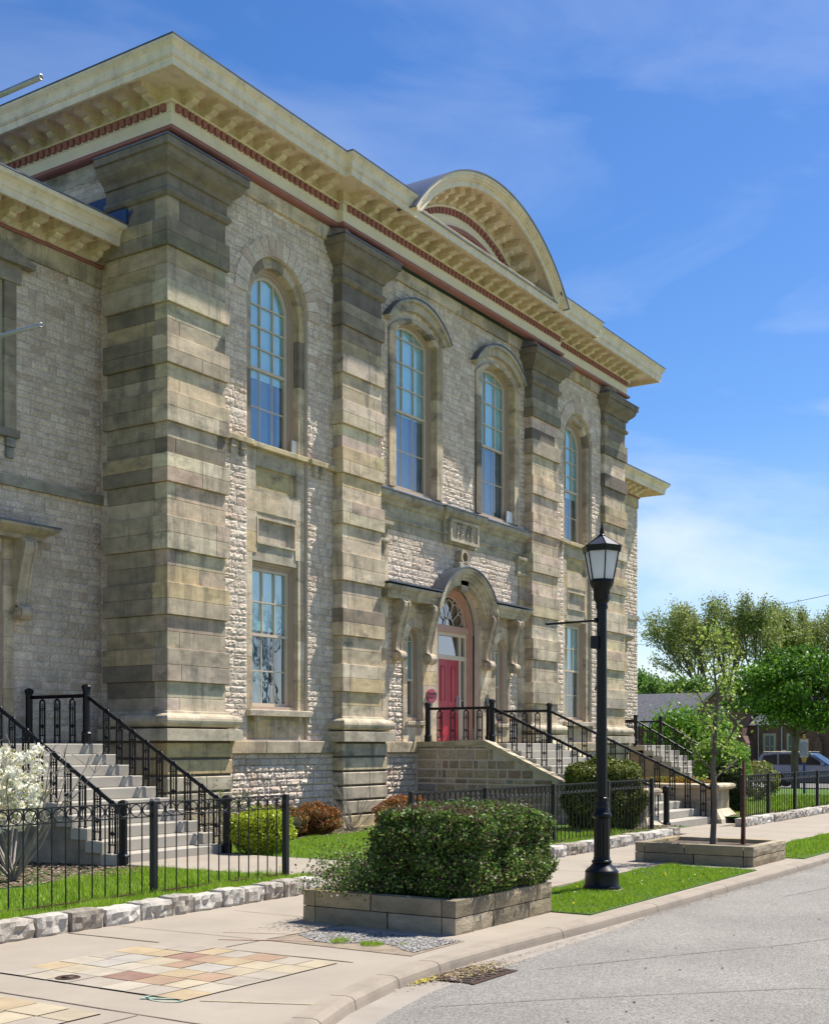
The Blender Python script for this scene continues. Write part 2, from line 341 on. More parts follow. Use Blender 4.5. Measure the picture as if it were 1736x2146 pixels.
def blocks(mb, u0, u1, z0, z1, front, depth, axis='X', sgn=-1, course=.3, length=(.5,1.), pal=PAL_A, holes=(), g=.003):
    """ashlar facing of flat blocks with open joints; front = outward face coordinate"""
    nz = max(1, round((z1-z0)/course)); h = (z1-z0)/nz
    for k in range(nz):
        a, b = z0+k*h, z0+(k+1)*h; iv = [(u0, u1)]
        for (cx, hw, h0, h1) in holes:
            if b <= h0+.02 or a >= h1-.02: continue
            iv = [t for p, q in iv for t in ((p, min(q, cx-hw)), (max(p, cx+hw), q)) if t[1]-t[0] > .02]
        for p, q in iv:
            us = splits(p, q, *length)
            for s0, s1 in zip(us[:-1], us[1:]):
                f = front+random.uniform(-.0015, .0015); y = sorted((f, f-sgn*depth))
                if axis == 'X': mb.box(s0+g, s1-g, y[0], y[1], a+g, b-g, pick(pal))
                else: mb.box(y[0], y[1], s0+g, s1-g, a+g, b-g, pick(pal))
def ring(mb, o_out, o_in, y0, y1, c=(1,1,1)):                       # frame between two open outlines of equal length
    n = len(o_out)
    vs = [(u, y, z) for y in (y0, y1) for ol in (o_out, o_in) for u, z in ol]
    F = []
    for k in range(n-1):
        F.append((k, k+1, n+k+1, n+k)); F.append((2*n+k, 2*n+k+1, 3*n+k+1, 3*n+k))
        F.append((k, k+1, 2*n+k+1, 2*n+k)); F.append((n+k, n+k+1, 3*n+k+1, 3*n+k))
    for k in (0, n-1): F.append((k, n+k, 3*n+k, 2*n+k))
    mb.add(vs, F, c)
def legs(cx, hw, z0, zs, rise, n=20, seg=False):                   # open outline: up the left leg, over, down the right
    if rise < .01: return [(cx-hw, z0), (cx-hw, zs), (cx+hw, zs), (cx+hw, z0)]
    a = segarc(cx, hw, zs, rise, n) if seg else [(cx-hw*math.cos(t*PI/n), zs+rise*math.sin(t*PI/n)) for t in range(n+1)]
    return [(cx-hw, z0)] + a + [(cx+hw, z0)]
# ================================================================== the stone building
B = thing('stone_building', 'large two storey pale stone civic building with cream bracketed cornice and banded corner pilasters', 'building', (27.5, 20, 0))
WY = 16.55                                                          # main wall face
def part(mb, name, m, parent=None, **k): return mb.build(name, M[m], parent or B, **k)
UPW = [(20.25, 34.75)]; LX, RX, C1, C2, CX = 20.25, 34.75, 25.55, 29.65, 27.6
# --- backing wall with openings
holes = [arch(LX, .99, 2.0, 11.1, .99), arch(RX, .99, 2.0, 11.1, .99),
         segopen(C1, 1.19, 8.06, 11.85, .45), segopen(C2, 1.19, 8.06, 11.85, .45),
         arch(CX, 1.07, 1.9, 4.95, 1.05), arch(25.5, .34, 2.47, 4.45, .34), arch(29.87, .34, 2.47, 4.45, .34)]
mb = MB(); mb.plate([(17.0,-.3),(38.1,-.3),(38.1,13.4),(17.0,13.4)], holes, WY+.004, WY+.14)
mb.box(17.1, 17.2, 16.6, 30, -.3, 13.4); mb.box(37.9, 38.0, 16.6, 30, -.3, 13.4)
wall = part(mb, 'wall', 'mortar')
rh = [(LX, 1.0, 1.9, 11.1, 1.0), (RX, 1.0, 1.9, 11.1, 1.0), (C1, 1.2, 8.0, 11.85, .45), (C2, 1.2, 8.0, 11.85, .45)]
def rub(u0, u1, z0, z1, base, axis='X', sgn=-1, **k):
    mb = MB(); rubble(mb, u0, u1, z0, z1, base, axis, sgn, **k); return part(mb, 'stone_facing', 'rubble', wall)
for a, b in ((18.5, 22.2), (33.0, 36.4)): rub(a, b, 1.97, 13.07, WY, holes=rh)
rub(23.7, 31.3, 7.95, 13.07, WY, holes=rh); rub(24.1, 30.9, 5.4, 7.05, WY, holes=[(27.55, 1.2, 5, 5.7, .6)])
for a, b in ((18.6, 22.2), (23.9, 31.2), (33.1, 36.3)): rub(a, b, .0, 1.71, WY-.04, relief=.034, course=(.13,.16))
rub(16.62, 30, 0, 13.07, 17.1, axis='Y', relief=.02)
# --- ashlar jambs round the door and quoins
mb = MB(); dh = [(25.5, .35, 2.45, 4.8), (29.87, .35, 2.45, 4.8), (CX, 1.08, 1.9, 6.02)]
for u0, u1 in ((24.95, CX), (CX, 30.35)): mb = MB(); blocks(mb, u0, u1, 1.97, 5.5, WY-.035, .05, holes=dh, course=.36, length=(.35,.7)); part(mb, 'door_jamb_ashlar', 'ashlar', wall)
for x0, x1 in ((23.72, 24.3), (30.85, 31.25)): mb = MB(); blocks(mb, x0, x1, 1.97, 7.1, WY-.05, .06, course=.36, length=(.2,.45)); part(mb, 'corner_strip', 'ashlar', wall)
rub(24.3, 24.95, 1.97, 5.4, WY, relief=.035); rub(30.35, 30.85, 1.97, 5.4, WY, relief=.035)
mb = MB()                                                            # cut stone rings over door and niches
n = 11
for k in range(n):
    a0, a1 = PI*k/n+.008, PI*(k+1)/n-.008; ol = []
    for r, aa in ((1.07, np.linspace(a0, a1, 4)), (1.4, np.linspace(a1, a0, 4))): ol += [(CX+r*math.cos(t), 4.95+r*math.sin(t)) for t in aa]
    mb.prism(ol, WY-.05, WY+.1, pick(PAL_A))
mb.prism([(CX-.16,5.86),(CX+.16,5.86),(CX+.22,6.34),(CX-.22,6.34)], WY-.2, WY-.052, (.36,.31,.24)); part(mb, 'door_arch_stones', 'ashlar', wall)
for c0 in (25.5, 29.87):
    mb = MB()
    for k in range(7):
        a0, a1 = PI*k/7+.01, PI*(k+1)/7-.01; ol = []
        for r, aa in ((.345, np.linspace(a0, a1, 3)), (.56, np.linspace(a1, a0, 3))): ol += [(c0+r*math.cos(t), 4.45+r*math.sin(t)) for t in aa]
        mb.prism(ol, WY-.05, WY+.0, pick(PAL_A))
    part(mb, 'niche_arch_stones', 'ashlar', wall)
# --- voussoirs over round windows
for cx in (LX, RX):
    n = 17; mb = MB()
    for k in range(n):
        a0, a1 = PI*k/n+.006, PI*(k+1)/n-.006; ol = []
        r1 = 1.38+random.uniform(-.04,.04)
        for r, aa in ((1.0, np.linspace(a0, a1, 3)), (r1, np.linspace(a1, a0, 3))): ol += [(cx+r*math.cos(t), 11.1+r*math.sin(t)) for t in aa]
        mb.prism(ol, WY-.030-random.uniform(0,.008), WY+.01, pick([((.50,.40,.32),3),((.56,.475,.395),3),((.58,.50,.42),2)]))
    part(mb, 'arch_voussoir_ring', 'rubble', wall)
# --- plinth band, side string course
mb = MB()
for a, b in ((18.55, 22.15), (24.0, 31.2), (33.1, 36.3)):
    for p, q in zip(*(lambda u: (u[:-1], u[1:]))(splits(a, b, .9, 1.5))): mb.bbox(p+.002, q-.002, WY-.14, WY+.02, 1.71, 1.97, .012, pick(PAL_A))
part(mb, 'plinth_band', 'ashlar')
# --- pilasters
BANDS = [(3.08,3.70),(4.33,4.94),(5.56,6.18),(6.82,7.35),(7.95,8.52),(9.04,9.57),(10.18,10.6),(11.24,11.75)]
def pilaster(x0, x1, yf, side):                                     # side: depth of the return
    c = MB(); yb = yf+side
    c.box(x0+.03, x1-.03, yf+.03, yb, 0, 13.36); core = c.build('pilaster', M['mortar'], B)
    mb = MB(); z = 2.46; edges = []
    for b0, b1 in BANDS: edges += [(z, b0, 0), (b0, b1, 1)]; z = b1
    edges.append((z, 12.17, 0))
    for a, b, proud in edges:
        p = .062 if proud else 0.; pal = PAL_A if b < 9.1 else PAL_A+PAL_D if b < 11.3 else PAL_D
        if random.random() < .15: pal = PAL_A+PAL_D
        nr = 2 if b-a > .5 else 1
        for k in range(nr):
            h0, h1 = a+(b-a)*k/nr, a+(b-a)*(k+1)/nr; m = pick(pal)
            cut = random.choice([.14,.2,.55,.8,.86]); xs = [x0-p, x0+(x1-x0)*cut, x1+p]
            if random.random() < .35: xs = [x0-p, x1+p]
            for s0, s1 in zip(xs[:-1], xs[1:]):
                mb.bbox(s0+.002, s1-.002, yf-p, yf+.33 if side > .5 else yb, h0+.002, h1-.002, .007, pick(pal) if random.random() < .3 else tuple(v*random.uniform(.94,1.06) for v in m))
            if side > .5:
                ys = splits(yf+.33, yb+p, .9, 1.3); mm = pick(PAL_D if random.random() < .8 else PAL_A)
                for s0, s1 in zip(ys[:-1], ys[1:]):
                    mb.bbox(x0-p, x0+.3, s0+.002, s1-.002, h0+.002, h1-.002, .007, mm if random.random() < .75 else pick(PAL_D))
                    mb.bbox(x1-.3, x1+p, s0+.002, s1-.002, h0+.002, h1-.002, .007, pick(PAL_A))
    mb.build('rusticated_blocks', M['ashlar'], core)
    path = [(x0, yb), (x0, yf), (x1, yf), (x1, yb)]
    mb = MB()
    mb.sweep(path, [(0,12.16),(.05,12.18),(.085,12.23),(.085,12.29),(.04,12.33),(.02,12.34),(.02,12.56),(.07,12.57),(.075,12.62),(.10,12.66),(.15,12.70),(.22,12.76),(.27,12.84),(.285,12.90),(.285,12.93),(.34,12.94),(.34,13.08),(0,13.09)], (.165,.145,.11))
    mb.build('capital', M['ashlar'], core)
    mb = MB(); mb.sweep(path, [(0,13.092),(.355,13.085),(.36,13.11),(.34,13.125),(.02,13.34)]); mb.build('lead_cap', M['lead'], core)
    mb = MB()
    t = [(.0+.13+.11*math.cos(a), 2.34+.12*math.sin(a)) for a in np.linspace(-PI/2, PI/2, 9)]
    mb.sweep(path, [(0,2.2)]+t+[(.06,2.48),(.05,2.52),(0,2.53)], (.37,.34,.26), smooth=False)
    mb.sweep(path, [(0,1.96),(.24,1.965),(.24,2.18),(.1,2.2),(0,2.2)], (.40,.37,.29))
    mb.build('torus_base', M['ashlar'], core)
    mb = MB()
    for k in range(6):
        a, b = .03+.322*k, .322*(k+1); c0 = pick([((.42,.37,.25),3),((.43,.345,.19),2),((.38,.35,.27),3)])
        xs = [x0-.1, x0+(x1-x0)*random.choice([.3,.6,.85]), x1+.1]
        for s0, s1 in zip(xs[:-1], xs[1:]): mb.bbox(s0+.002, s1-.002, yf-.1, yf+.3 if side > .5 else yb, a+.006, b-.012, .014, c0)
        if side > .5: mb.bbox(x0-.1, x0+.3, yf+.31, yb, a+.006, b-.012, .014, pick(PAL_A)); mb.bbox(x1-.3, x1+.1, yf+.31, yb, a+.006, b-.012, .014, pick(PAL_A))
    mb.box(x0-.07, x1+.07, yf-.07, yb, 0, 1.96, (.1,.09,.07))
    mb.box(x0-.16, x1+.16, yf-.16, yb, -.2, .06, (.35,.31,.22))
    mb.build('pedestal', M['ashlar'], core)
pilaster(16.88, 18.5, 16.45, 1.6); pilaster(22.18, 23.72, 16.3, .27)
pilaster(31.25, 32.9, 16.3, .27); pilaster(36.5, 38.16, 16.45, 1.6)
# --- main entablature
WALLP = [(16.94, 30), (16.94, 16.4), (22.15, 16.4), (22.15, 16.25), (32.95, 16.25), (32.95, 16.4), (38.2, 16.4), (38.2, 30)]
mb = MB()
mb.sweep([(17.08,30),(17.08,16.5),(18.4,16.5)], [(-.2,13.05),(0,13.05),(.02,13.3),(.05,13.36),(-.2,13.36)], (.33,.31,.25))
for a, b in ((18.4,22.3),(23.6,31.4),(32.8,36.6)):
    us = splits(a, b, 1.0, 1.8)
    for p, q in zip(us[:-1], us[1:]): mb.bbox(p+.002, q-.002, 16.47, 16.7, 13.05, 13.36, .01, pick(PAL_A))
mb.sweep([(36.6,16.47),(38.1,16.47),(38.1,30)], [(-.2,13.05),(0,13.05),(.02,13.3),(.05,13.36),(-.2,13.36)], (.33,.31,.25))
part(mb, 'stone_architrave', 'ashlar')
mb = MB(); mb.sweep(WALLP, [(-.1,13.365),(.03,13.37),(.075,13.395),(.085,13.43),(.065,13.465),(.03,13.49),(-.1,13.49)]); part(mb, 'red_moulding', 'red')
mb = MB(); mb.sweep(WALLP, [(-.1,13.492),(0,13.492),(0,13.735),(.02,13.738),(.02,13.89),(-.1,13.89)]); part(mb, 'frieze', 'pale')
mb = MB(); mb.sweep(WALLP, [(-.1,13.892),(.09,13.893),(.10,13.92),(.06,13.94),(.02,13.96),(.02,14.25),(.04,14.27),(.04,14.29),(.815,14.285),(.815,14.3)]); bed = part(mb, 'bed_moulding', 'cream')
mb = MB(); mb.sweep(WALLP, [(.79,14.284),(.79,13.99),(.84,13.99),(.84,14.13),(.865,14.135),(.865,14.16),(-.1,14.19)]); crown = part(mb, 'corona_moulding', 'cream')
CYM = [(.80,14.161),(.875,14.162),(.88,14.20),(.88,14.25),(.895,14.31),(.925,14.345),(.945,14.36),(.945,14.38),(.96,14.385),(.96,14.44),(-.1,14.5)]
CPL, CPR = WALLP[:4]+[(23.95,16.25)], [(31.0,16.25)]+WALLP[4:]
for c_ in (CPL, CPR): mb = MB(); mb.sweep(c_, CYM); part(mb, 'crown_moulding', 'cream')
for c_ in (CPL, CPR): mb = MB(); mb.sweep(c_, [(-.1,14.495),(.965,14.442),(.975,14.442),(.975,14.462),(-.1,14.53)]); part(mb, 'lead_edge', 'lead')
mb = MB(); mb.sweep([(23.95,16.25),(31.0,16.25)], [(-.1,14.195),(.87,14.164),(.885,14.164),(.885,14.18),(-.1,14.25)]); part(mb, 'lead_edge', 'lead')
mb = MB(); mb.box(17.2, 37.9, 16.6, 29.6, 14.4, 14.56); part(mb, 'roof', 'roof')
DEN = []
def dentils(pts):
    for (x0, y0), (x1, y1) in zip(pts[:-1], pts[1:]):
        L = math.hypot(x1-x0, y1-y0); n = int((L-.06)/.177)
        if n < 2: continue
        dx, dy = (x1-x0)/L, (y1-y0)/L; st = (L-(n-1)*.177)/2
        for k in range(n): d = st+k*.177; DEN.append((x0+dx*d, y0+dy*d, dx, dy))
dentils(WALLP); DEN = [d for d in DEN if d[1] < 26]; DEN.sort(key=lambda d: math.hypot(d[0]*1.0, d[1])/(.55+.45*abs(d[3])) if False else math.hypot(d[0], d[1]))
def dent(mb, x, y, dx, dy):
    nx, ny = dy, -dx; q = [(x+dx*a+nx*o, y+dy*a+ny*o) for a, o in ((-.052,.015),(-.052,.085),(.052,.085),(.052,.015))]
    mb.add([(u, v, z) for z in (13.755,13.885) for u, v in q], [(0,1,2,3),(4,7,6,5),(0,4,5,1),(1,5,6,2),(2,6,7,3)])
mb = MB(); dent(mb, 0, 0, 1, 0); d0 = mb.build('dentil', M['red'], B)
for i, (x, y, dx, dy) in enumerate(DEN[:100]):
    o = d0 if i == 0 else d0.copy()
    if i: COL.objects.link(o)
    o.location = (x, y, 0); o.rotation_euler = (0, 0, math.atan2(dy, dx))
mb = MB()
for d in DEN[100:]: dent(mb, *d)
part(mb, 'dentil_course', 'red', kind='stuff')
mb = MB()                                                            # one bracket, facing -Y, top at z 0
mb.prism([(.0,-.0),(-.50,.0),(-.50,-.215),(-.34,-.23),(.0,-.23)], -.115, .115, (1,1,1), 'YZ')
mb.prism([(.0,-.228),(-.29,-.229),(-.31,-.25),(-.295,-.29),(-.235,-.315),(-.16,-.32),(-.12,-.34),(-.07,-.37),(0,-.375)], -.08, .08, (1,1,1), 'YZ')
mb.box(-.145, .145, -.535, 0, -.055, -.002)
b0 = mb.build('bracket', M['cream'], B); BM = b0.data; first = [b0]
def bracket(x, y, z, rz=0, ry=0, sc=1, parent=None):
    o = first.pop() if first else b0.copy()
    if o is not b0: COL.objects.link(o)
    o.location = (x, y, z); o.rotation_euler = (0, ry, rz); o.scale = (sc,)*3
    if parent: o.parent = parent
ZS = 14.285
for x in np.arange(17.27, 21.9, .5265): bracket(x, 16.39, ZS)
for x in np.arange(22.52, 32.8, .5265): bracket(x, 16.24, ZS)
for x in np.arange(33.35, 38.1, .5265): bracket(x, 16.39, ZS)
for y in np.arange(16.78, 24.5, .5265): bracket(16.93, y, ZS, rz=-PI/2)
# --- curved pediment
PC, PZ, PR = 27.5, 11.2, 4.9
def arcband(mb, r1, r0, y0, y1, zmin=14.1, c=(1,1,1), n=40):
    a = math.acos((zmin-PZ)/r0)
    P = lambda r: [(PC+r*math.sin(-a+2*a*k/n), PZ+r*math.cos(-a+2*a*k/n)) for k in range(n+1)]
    ring(mb, P(r1), P(r0), y0, y1, c)
mb = MB(); a = math.acos((14.2-PZ)/PR); mb.prism([(PC+4.8*math.sin(-a+2*a*k/40), PZ+4.8*math.cos(-a+2*a*k/40)) for k in range(41)], 16.25, 16.4)
ped = part(mb, 'pediment', 'pale')
mb = MB(); arcband(mb, 4.9, 4.83, 15.25, 15.7); arcband(mb, 4.83, 4.77, 15.29, 15.72); arcband(mb, 4.77, 4.72, 15.34, 15.72); arcband(mb, 4.72, 4.585, 15.39, 15.45); arcband(mb, 4.82, 4.74, 15.40, 16.3)
arcband(mb, 4.74, 4.70, 16.1, 16.3); arcband(mb, 4.5, 4.30, 16.2, 16.27); arcband(mb, 4.66, 4.5, 16.23, 16.28); arcband(mb, 4.34,4.29,16.15,16.27)
mb.build('pediment_crown', M['cream'], ped)
mb = MB(); arcband(mb, 3.87, 3.76, 16.16, 16.27)
for k in np.arange(-1.0, 1.0, .177/4.22):
    r = 4.22
    if PZ+r*math.cos(k) < 14.3: continue
    for_ = [(PC+rr*math.sin(k+dk), PZ+rr*math.cos(k+dk)) for rr, dk in ((4.15,-.0125),(4.28,-.0125),(4.28,.0125),(4.15,.0125))]
    mb.prism(for_, 16.17, 16.26)
mb.build('pediment_red_trim', M['red'], ped)
mb = MB(); arcband(mb, 4.93, 4.902, 15.22, 20.5, n=48)
mb.build('barrel_roof', M['roof'], ped)
for k in np.arange(-.9, .91, .5265/4.66):
    if PZ+4.5*math.cos(k) > 14.45: bracket(PC+4.735*math.sin(k), 16.24, PZ+4.735*math.cos(k), ry=k, parent=ped)
mb = MB()                                                            # metal wedges above pilaster caps
for x in (21.85, 30.92, 36.2):
    mb = MB(); mb.add([(x,16.0,13.12),(x+.34,16.0,13.12),(x+.34,16.46,13.12),(x,16.46,13.12),(x+.36,16.2,13.36),(x+.12,16.44,13.36)], [(0,1,4,5),(0,5,3),(1,2,4),(0,3,2,1)]); part(mb, 'metal_wedge_flashing', 'tube')
# --- windows
def glazing(win, cx, hw, z0, zs, rise, y, cols, zmeet, rows_up, rows_lo, seg=False, m='sash', curt=.5):
    g = MB(); ol = (segopen if seg else arch)(cx, hw, z0, zs, rise); 
    g.add([(u, y+.02, z) for u, z in ol], [tuple(range(len(ol)))]); g.build('glass_pane', M['glass'], win)
    R = (hw*hw+rise*rise)/(2*rise) if rise > .01 else 0
    def top(u):
        u = abs(u-cx)
        if rise < .01: return zs
        return zs+rise-R+math.sqrt(max(0, R*R-u*u)) if seg else zs+rise*math.sqrt(max(0, 1-(u/hw)**2))
    s = MB()
    if rise < .01: ring(s, legs(cx, hw+.02, z0, zs+.02, 0), legs(cx, hw-.045, z0, zs-.045, 0), y-.025, y+.05)
    else: ring(s, legs(cx, hw+.02, z0, zs, rise+.02, seg=seg), legs(cx, hw-.045, z0, zs, rise-.045, seg=seg), y-.025, y+.05)
    s.box(cx-hw, cx+hw, y+.0, y+.07, z0, z0+.075)
    s.box(cx-hw, cx+hw, y-.03, y+.06, zmeet-.03, zmeet+.03)
    lo = .055                                                        # lower sash sits further in
    for k in range(1, cols):
        u = cx-hw+2*hw*k/cols
        s.box(u-.0125, u+.0125, y-.02, y+.03, zmeet+.03, top(u)-.01)
        s.box(u-.0125, u+.0125, y-.02+.03, y+.03+.03, z0, zmeet-.03)
    for a, b, nr, dy in ((zmeet, zs if rise > .01 else zs, rows_up, 0), (z0, zmeet, rows_lo, .03)):
        for k in range(1, nr+(1 if (rise > .01 and dy == 0) else 0)):
            z = a+(b-a)*k/nr; s.box(cx-hw, cx+hw, y-.018+dy, y+.028+dy, z-.0125, z+.0125)
    s.build('sash', M[m], win)
    c = MB(); zt = zs+rise
    c.add([(cx-hw-.3,y+1.4,z0-.2),(cx+hw+.6,y+1.4,z0-.2),(cx+hw+.6,y+1.4,zt+.2),(cx-hw-.3,y+1.4,zt+.2),(cx-hw-.3,y+.16,z0-.2),(cx+hw+.6,y+.16,z0-.2),(cx+hw+.6,y+.16,zt+.2),(cx-hw-.3,y+.16,zt+.2)],
          [(0,1,2,3),(0,3,7,4),(1,2,6,5),(0,1,5,4),(3,2,6,7)])
    c.build('room_shade', M['dark'], win)
    c = MB(); zb = zmeet + (zt-zmeet)*random.uniform(-.1,.15) if curt else zmeet
    def drape(u0, u1, za, zb_, dy, amp=.03):
        n = max(4, int((u1-u0)/.035)); vs = [(u0+(u1-u0)*k/n, y+dy+amp*math.sin(k*1.25), z) for k in range(n+1) for z in (za, zb_)]
        c.add(vs, [(2*k, 2*k+1, 2*k+3, 2*k+2) for k in range(n)], smooth=True)
    drape(cx-hw-.0, cx+hw+.0, zb, zt, .07, .003); c.build('window_blind', M['blind'], win); c = MB(); drape(cx-hw+.0, cx+hw*.30, z0, zt, .12, .012); drape(cx+hw*.74, cx+hw+.1, z0, zt, .12, .012)
    c.build('curtain', M['curtain'], win)
def big_window(cx, hw_o, z0, zs, rise, hw_f, hw_g, yst, yfr, zmeet, seg, cols=3, stone=True, rows=(3,2)):
    k = (hw_f/hw_o) if not seg else 1
    win = MB()
    f = lambda h, r: legs(cx, h, z0, zs, r, seg=seg)
    r_f = rise*hw_f/hw_o if not seg else rise-(hw_o-hw_f)*.3; r_m = r_f*.93; r_g = rise*hw_g/hw_o if not seg else rise-(hw_o-hw_g)*.25
    d = hw_f-hw_g; zz = lambda e: zs-(e if rise < .01 else 0)
    F = lambda h, r, e: legs(cx, h, z0, zz(e), r, seg=seg)
    if rise > .01 and not seg: r_f, r_g = hw_f, hw_g
    h1, h2 = hw_f-d*.38, hw_f-d*.7
    def rr(h): return 0 if rise < .01 else h if not seg else r_f-(hw_f-h)*.5
    e = lambda h: (hw_f-h)
    ring(win, F(hw_f+.01, rr(hw_f+.01), -.01), F(h1, rr(h1), e(h1)), yfr, yfr+.2)
    ring(win, F(h1, rr(h1), e(h1)), F(h2, rr(h2), e(h2)), yfr+.04, yfr+.2)
    ring(win, F(h2, rr(h2), e(h2)), F(hw_g, rr(hw_g), e(hw_g)), yfr+.07, yfr+.2)
    win.box(cx-hw_f, cx+hw_f, yfr-.03, yfr+.2, z0-.0, z0+.07)
    w = win.build('window', M['brown'], B)
    glazing(w, cx, hw_g, z0+.07, zz(e(hw_g)), rr(hw_g), yfr+.1, cols, zmeet, rows[0], rows[1], seg)
    if stone:
        st = MB(); o = legs(cx, hw_o, z0, zs, hw_o if (rise > .01 and not seg) else rise, seg=seg); i = legs(cx, hw_f, z0, zs, rr(hw_f), seg=seg)
        n = len(o)
        o = [o[0]]+[(o[0][0], z0+(o[1][1]-z0)*t/6) for t in range(1, 6)]+o[1:-1]+[(o[-1][0], z0+(o[1][1]-z0)*t/6) for t in range(5, 0, -1)]+[o[-1]]
        i = [i[0]]+[(i[0][0], z0+(i[1][1]-z0)*t/6) for t in range(1, 6)]+i[1:-1]+[(i[-1][0], z0+(i[1][1]-z0)*t/6) for t in range(5, 0, -1)]+[i[-1]]
        j = 0
        while j < len(o)-1:
            q = min(len(o)-1, j+random.choice([2,3])); ring(st, o[j:q+1], i[j:q+1], yst, yfr+.06, pick(PAL_A+PAL_D)); j = q
        st.build('stone_surround', M['ashlar'], w)
    return w
for cx in (LX, RX): 
    w = big_window(cx, .985, 8.1, 11.1, .985, .79, .63, WY+.07, WY+.22, 9.76, False)
for cx in (C1, C2):
    w = big_window(cx, 1.2, 8.08, 11.85, .45, .92, .78, WY-.06, WY+.13, 10.05, True)
    mb = MB(); a0 = segarc(cx, 1.22, 11.98, .50); a1 = segarc(cx, 1.36, 12.02, .66)
    ring(mb, a1, a0, WY-.12, WY+.0, (.36,.33,.26)); ring(mb, segarc(cx, 1.42, 12.06, .70), segarc(cx, 1.36, 12.02, .66), WY-.2, WY, (.36,.33,.26))
    mb.build('window_hood', M['ashlar'], w)
    mb = MB(); ring(mb, segarc(cx, 1.44, 12.07, .725), segarc(cx, 1.425, 12.06, .705), WY-.22, WY+.02); mb.build('hood_flashing', M['lead'], w)
    ol = [(cx-1.2,8.08),(cx-.92,8.08)]
# --- lower storey of the end bays: ashlar panel, window, sills
for cx in (LX, RX):
    mb = MB(); H = [[(cx-.62,7.2),(cx+.70,7.2),(cx+.70,7.66),(cx-.62,7.66)], [(cx-.60,6.08),(cx+.66,6.08),(cx+.66,6.60),(cx-.60,6.60)], [(cx-.74,2.6),(cx+.74,2.6),(cx+.74,5.70),(cx-.74,5.70)]]
    mb.plate([(cx-.985,1.97),(cx+.985,1.97),(cx+.985,8.02),(cx-.985,8.02)], H, WY+.08, WY+.30, (.33,.31,.25))
    pn = part(mb, 'bay_panel', 'ashlar')
    mb = MB(); hh = [(cx+.04,.67,7.19,7.67),(cx+.03,.64,6.07,6.61),(cx,.75,2.62,5.70)]
    blocks(mb, cx-.98, cx+.98, 1.98, 8.0, WY+.062, .02, course=.43, length=(.4,.9), holes=hh, pal=PAL_A)
    mb.box(cx-.62, cx+.70, WY+.13, WY+.15, 7.2, 7.66, (.36,.31,.17)); mb.box(cx-.60, cx+.66, WY+.13, WY+.15, 6.08, 6.60, (.36,.33,.27))
    ring(mb, legs(cx+.03, .64, 6.07, 6.61, 0), legs(cx+.03, .60, 6.07, 6.57, 0), WY+.05, WY+.13, (.45,.40,.31)); mb.box(cx-.6, cx+.66, WY+.04, WY+.13, 6.05, 6.09, (.38,.35,.28))
    mb.build('panel_blocks', M['ashlar'], pn)
    w = big_window(cx, .985, 2.62, 5.70, 0, .745, .61, 0, WY+.17, 4.19, False, stone=False, rows=(2,2))
    mb = MB(); mb.bbox(cx-1.03, cx+1.03, WY-.12, WY+.25, 2.48, 2.615, .012, (.42,.38,.30))
    for u in (-.72,.66,.93): mb.box(cx+u-.05, cx+u+.05, WY-.08, WY+.08, 2.37, 2.478, (.38,.35,.28))
    mb.build('window_sill', M['ashlar'], w)
    # string sill below the round window
    x0, x1 = (18.5, 22.18) if cx == LX else (32.9, 36.5)
    mb = MB(); mb.bbox(x0, cx-.9, WY-.13, WY+.02, 7.99, 8.1, .01, (.40,.35,.22)); mb.bbox(cx-.96, cx+1.0, WY-.05, WY+.3, 8.0, 8.11, .01, (.40,.35,.22)); mb.bbox(cx+1.0, x1, WY-.13, WY+.02, 7.97, 8.09, .01, (.40,.35,.22))
    for u in (cx-1.5, cx-1.2, cx+1.2, cx+1.45):
        mb.box(u-.06, u+.06, WY-.1, WY, 7.85, 7.985, (.38,.35,.28)); mb.box(u-.045, u+.045, WY-.06, WY, 7.72, 7.85, (.36,.33,.27))
    part(mb, 'string_course', 'ashlar')
# --- cornice under the middle windows
mb = MB(); cp = [(23.72,WY),(23.73,WY-.02),(26.75,WY-.02),(26.75,WY-.1),(28.4,WY-.1),(28.4,WY-.02),(31.24,WY-.02),(31.25,WY)]
mb.sweep(cp, [(-.05,7.05),(.0,7.05),(0,7.25),(.04,7.27),(.04,7.32),(.0,7.34),(0,7.6),(.05,7.63),(.08,7.70),(.16,7.76),(.2,7.8),(.2,7.9),(-.05,7.94)], (.30,.285,.22))
cor = part(mb, 'storey_cornice', 'ashlar')
mb = MB(); mb.sweep(cp, [(-.05,7.965),(.21,7.925),(.215,7.9),(.225,7.9),(.225,7.935),(-.05,7.98)]); mb.build('cornice_flashing', M['lead'], cor)
mb = MB()
for x0, x1 in ((23.72,24.32),(30.72,31.25)):
    mb = MB(); mb.sweep([(x0,WY-.01),(x0+.001,WY-.06),(x1-.1,WY-.06),(x1-.1,WY-.0)], [(-.1,6.65),(.0,6.65),(.06,6.70),(.06,6.75),(.02,6.78),(.02,7.0),(.06,7.04),(.12,7.1),(.12,7.18),(-.1,7.19)], (.33,.31,.24)); mb.build('strip_capital', M['ashlar'], cor)
if 0: mb.build('strip_capitals', M['ashlar'], cor)
mb = MB(); x0, x1 = 26.9, 28.33
mb.box(x0, x1, WY-.16, WY, 7.1, 7.68, (.33,.31,.25)); ring(mb, [(x0,7.1),(x0,7.68),(x1,7.68),(x1,7.1),(x0,7.1)], [(x0+.07,7.17),(x0+.07,7.61),(x1-.07,7.61),(x1-.07,7.17),(x0+.07,7.17)], WY-.21, WY-.16, (.40,.37,.29))
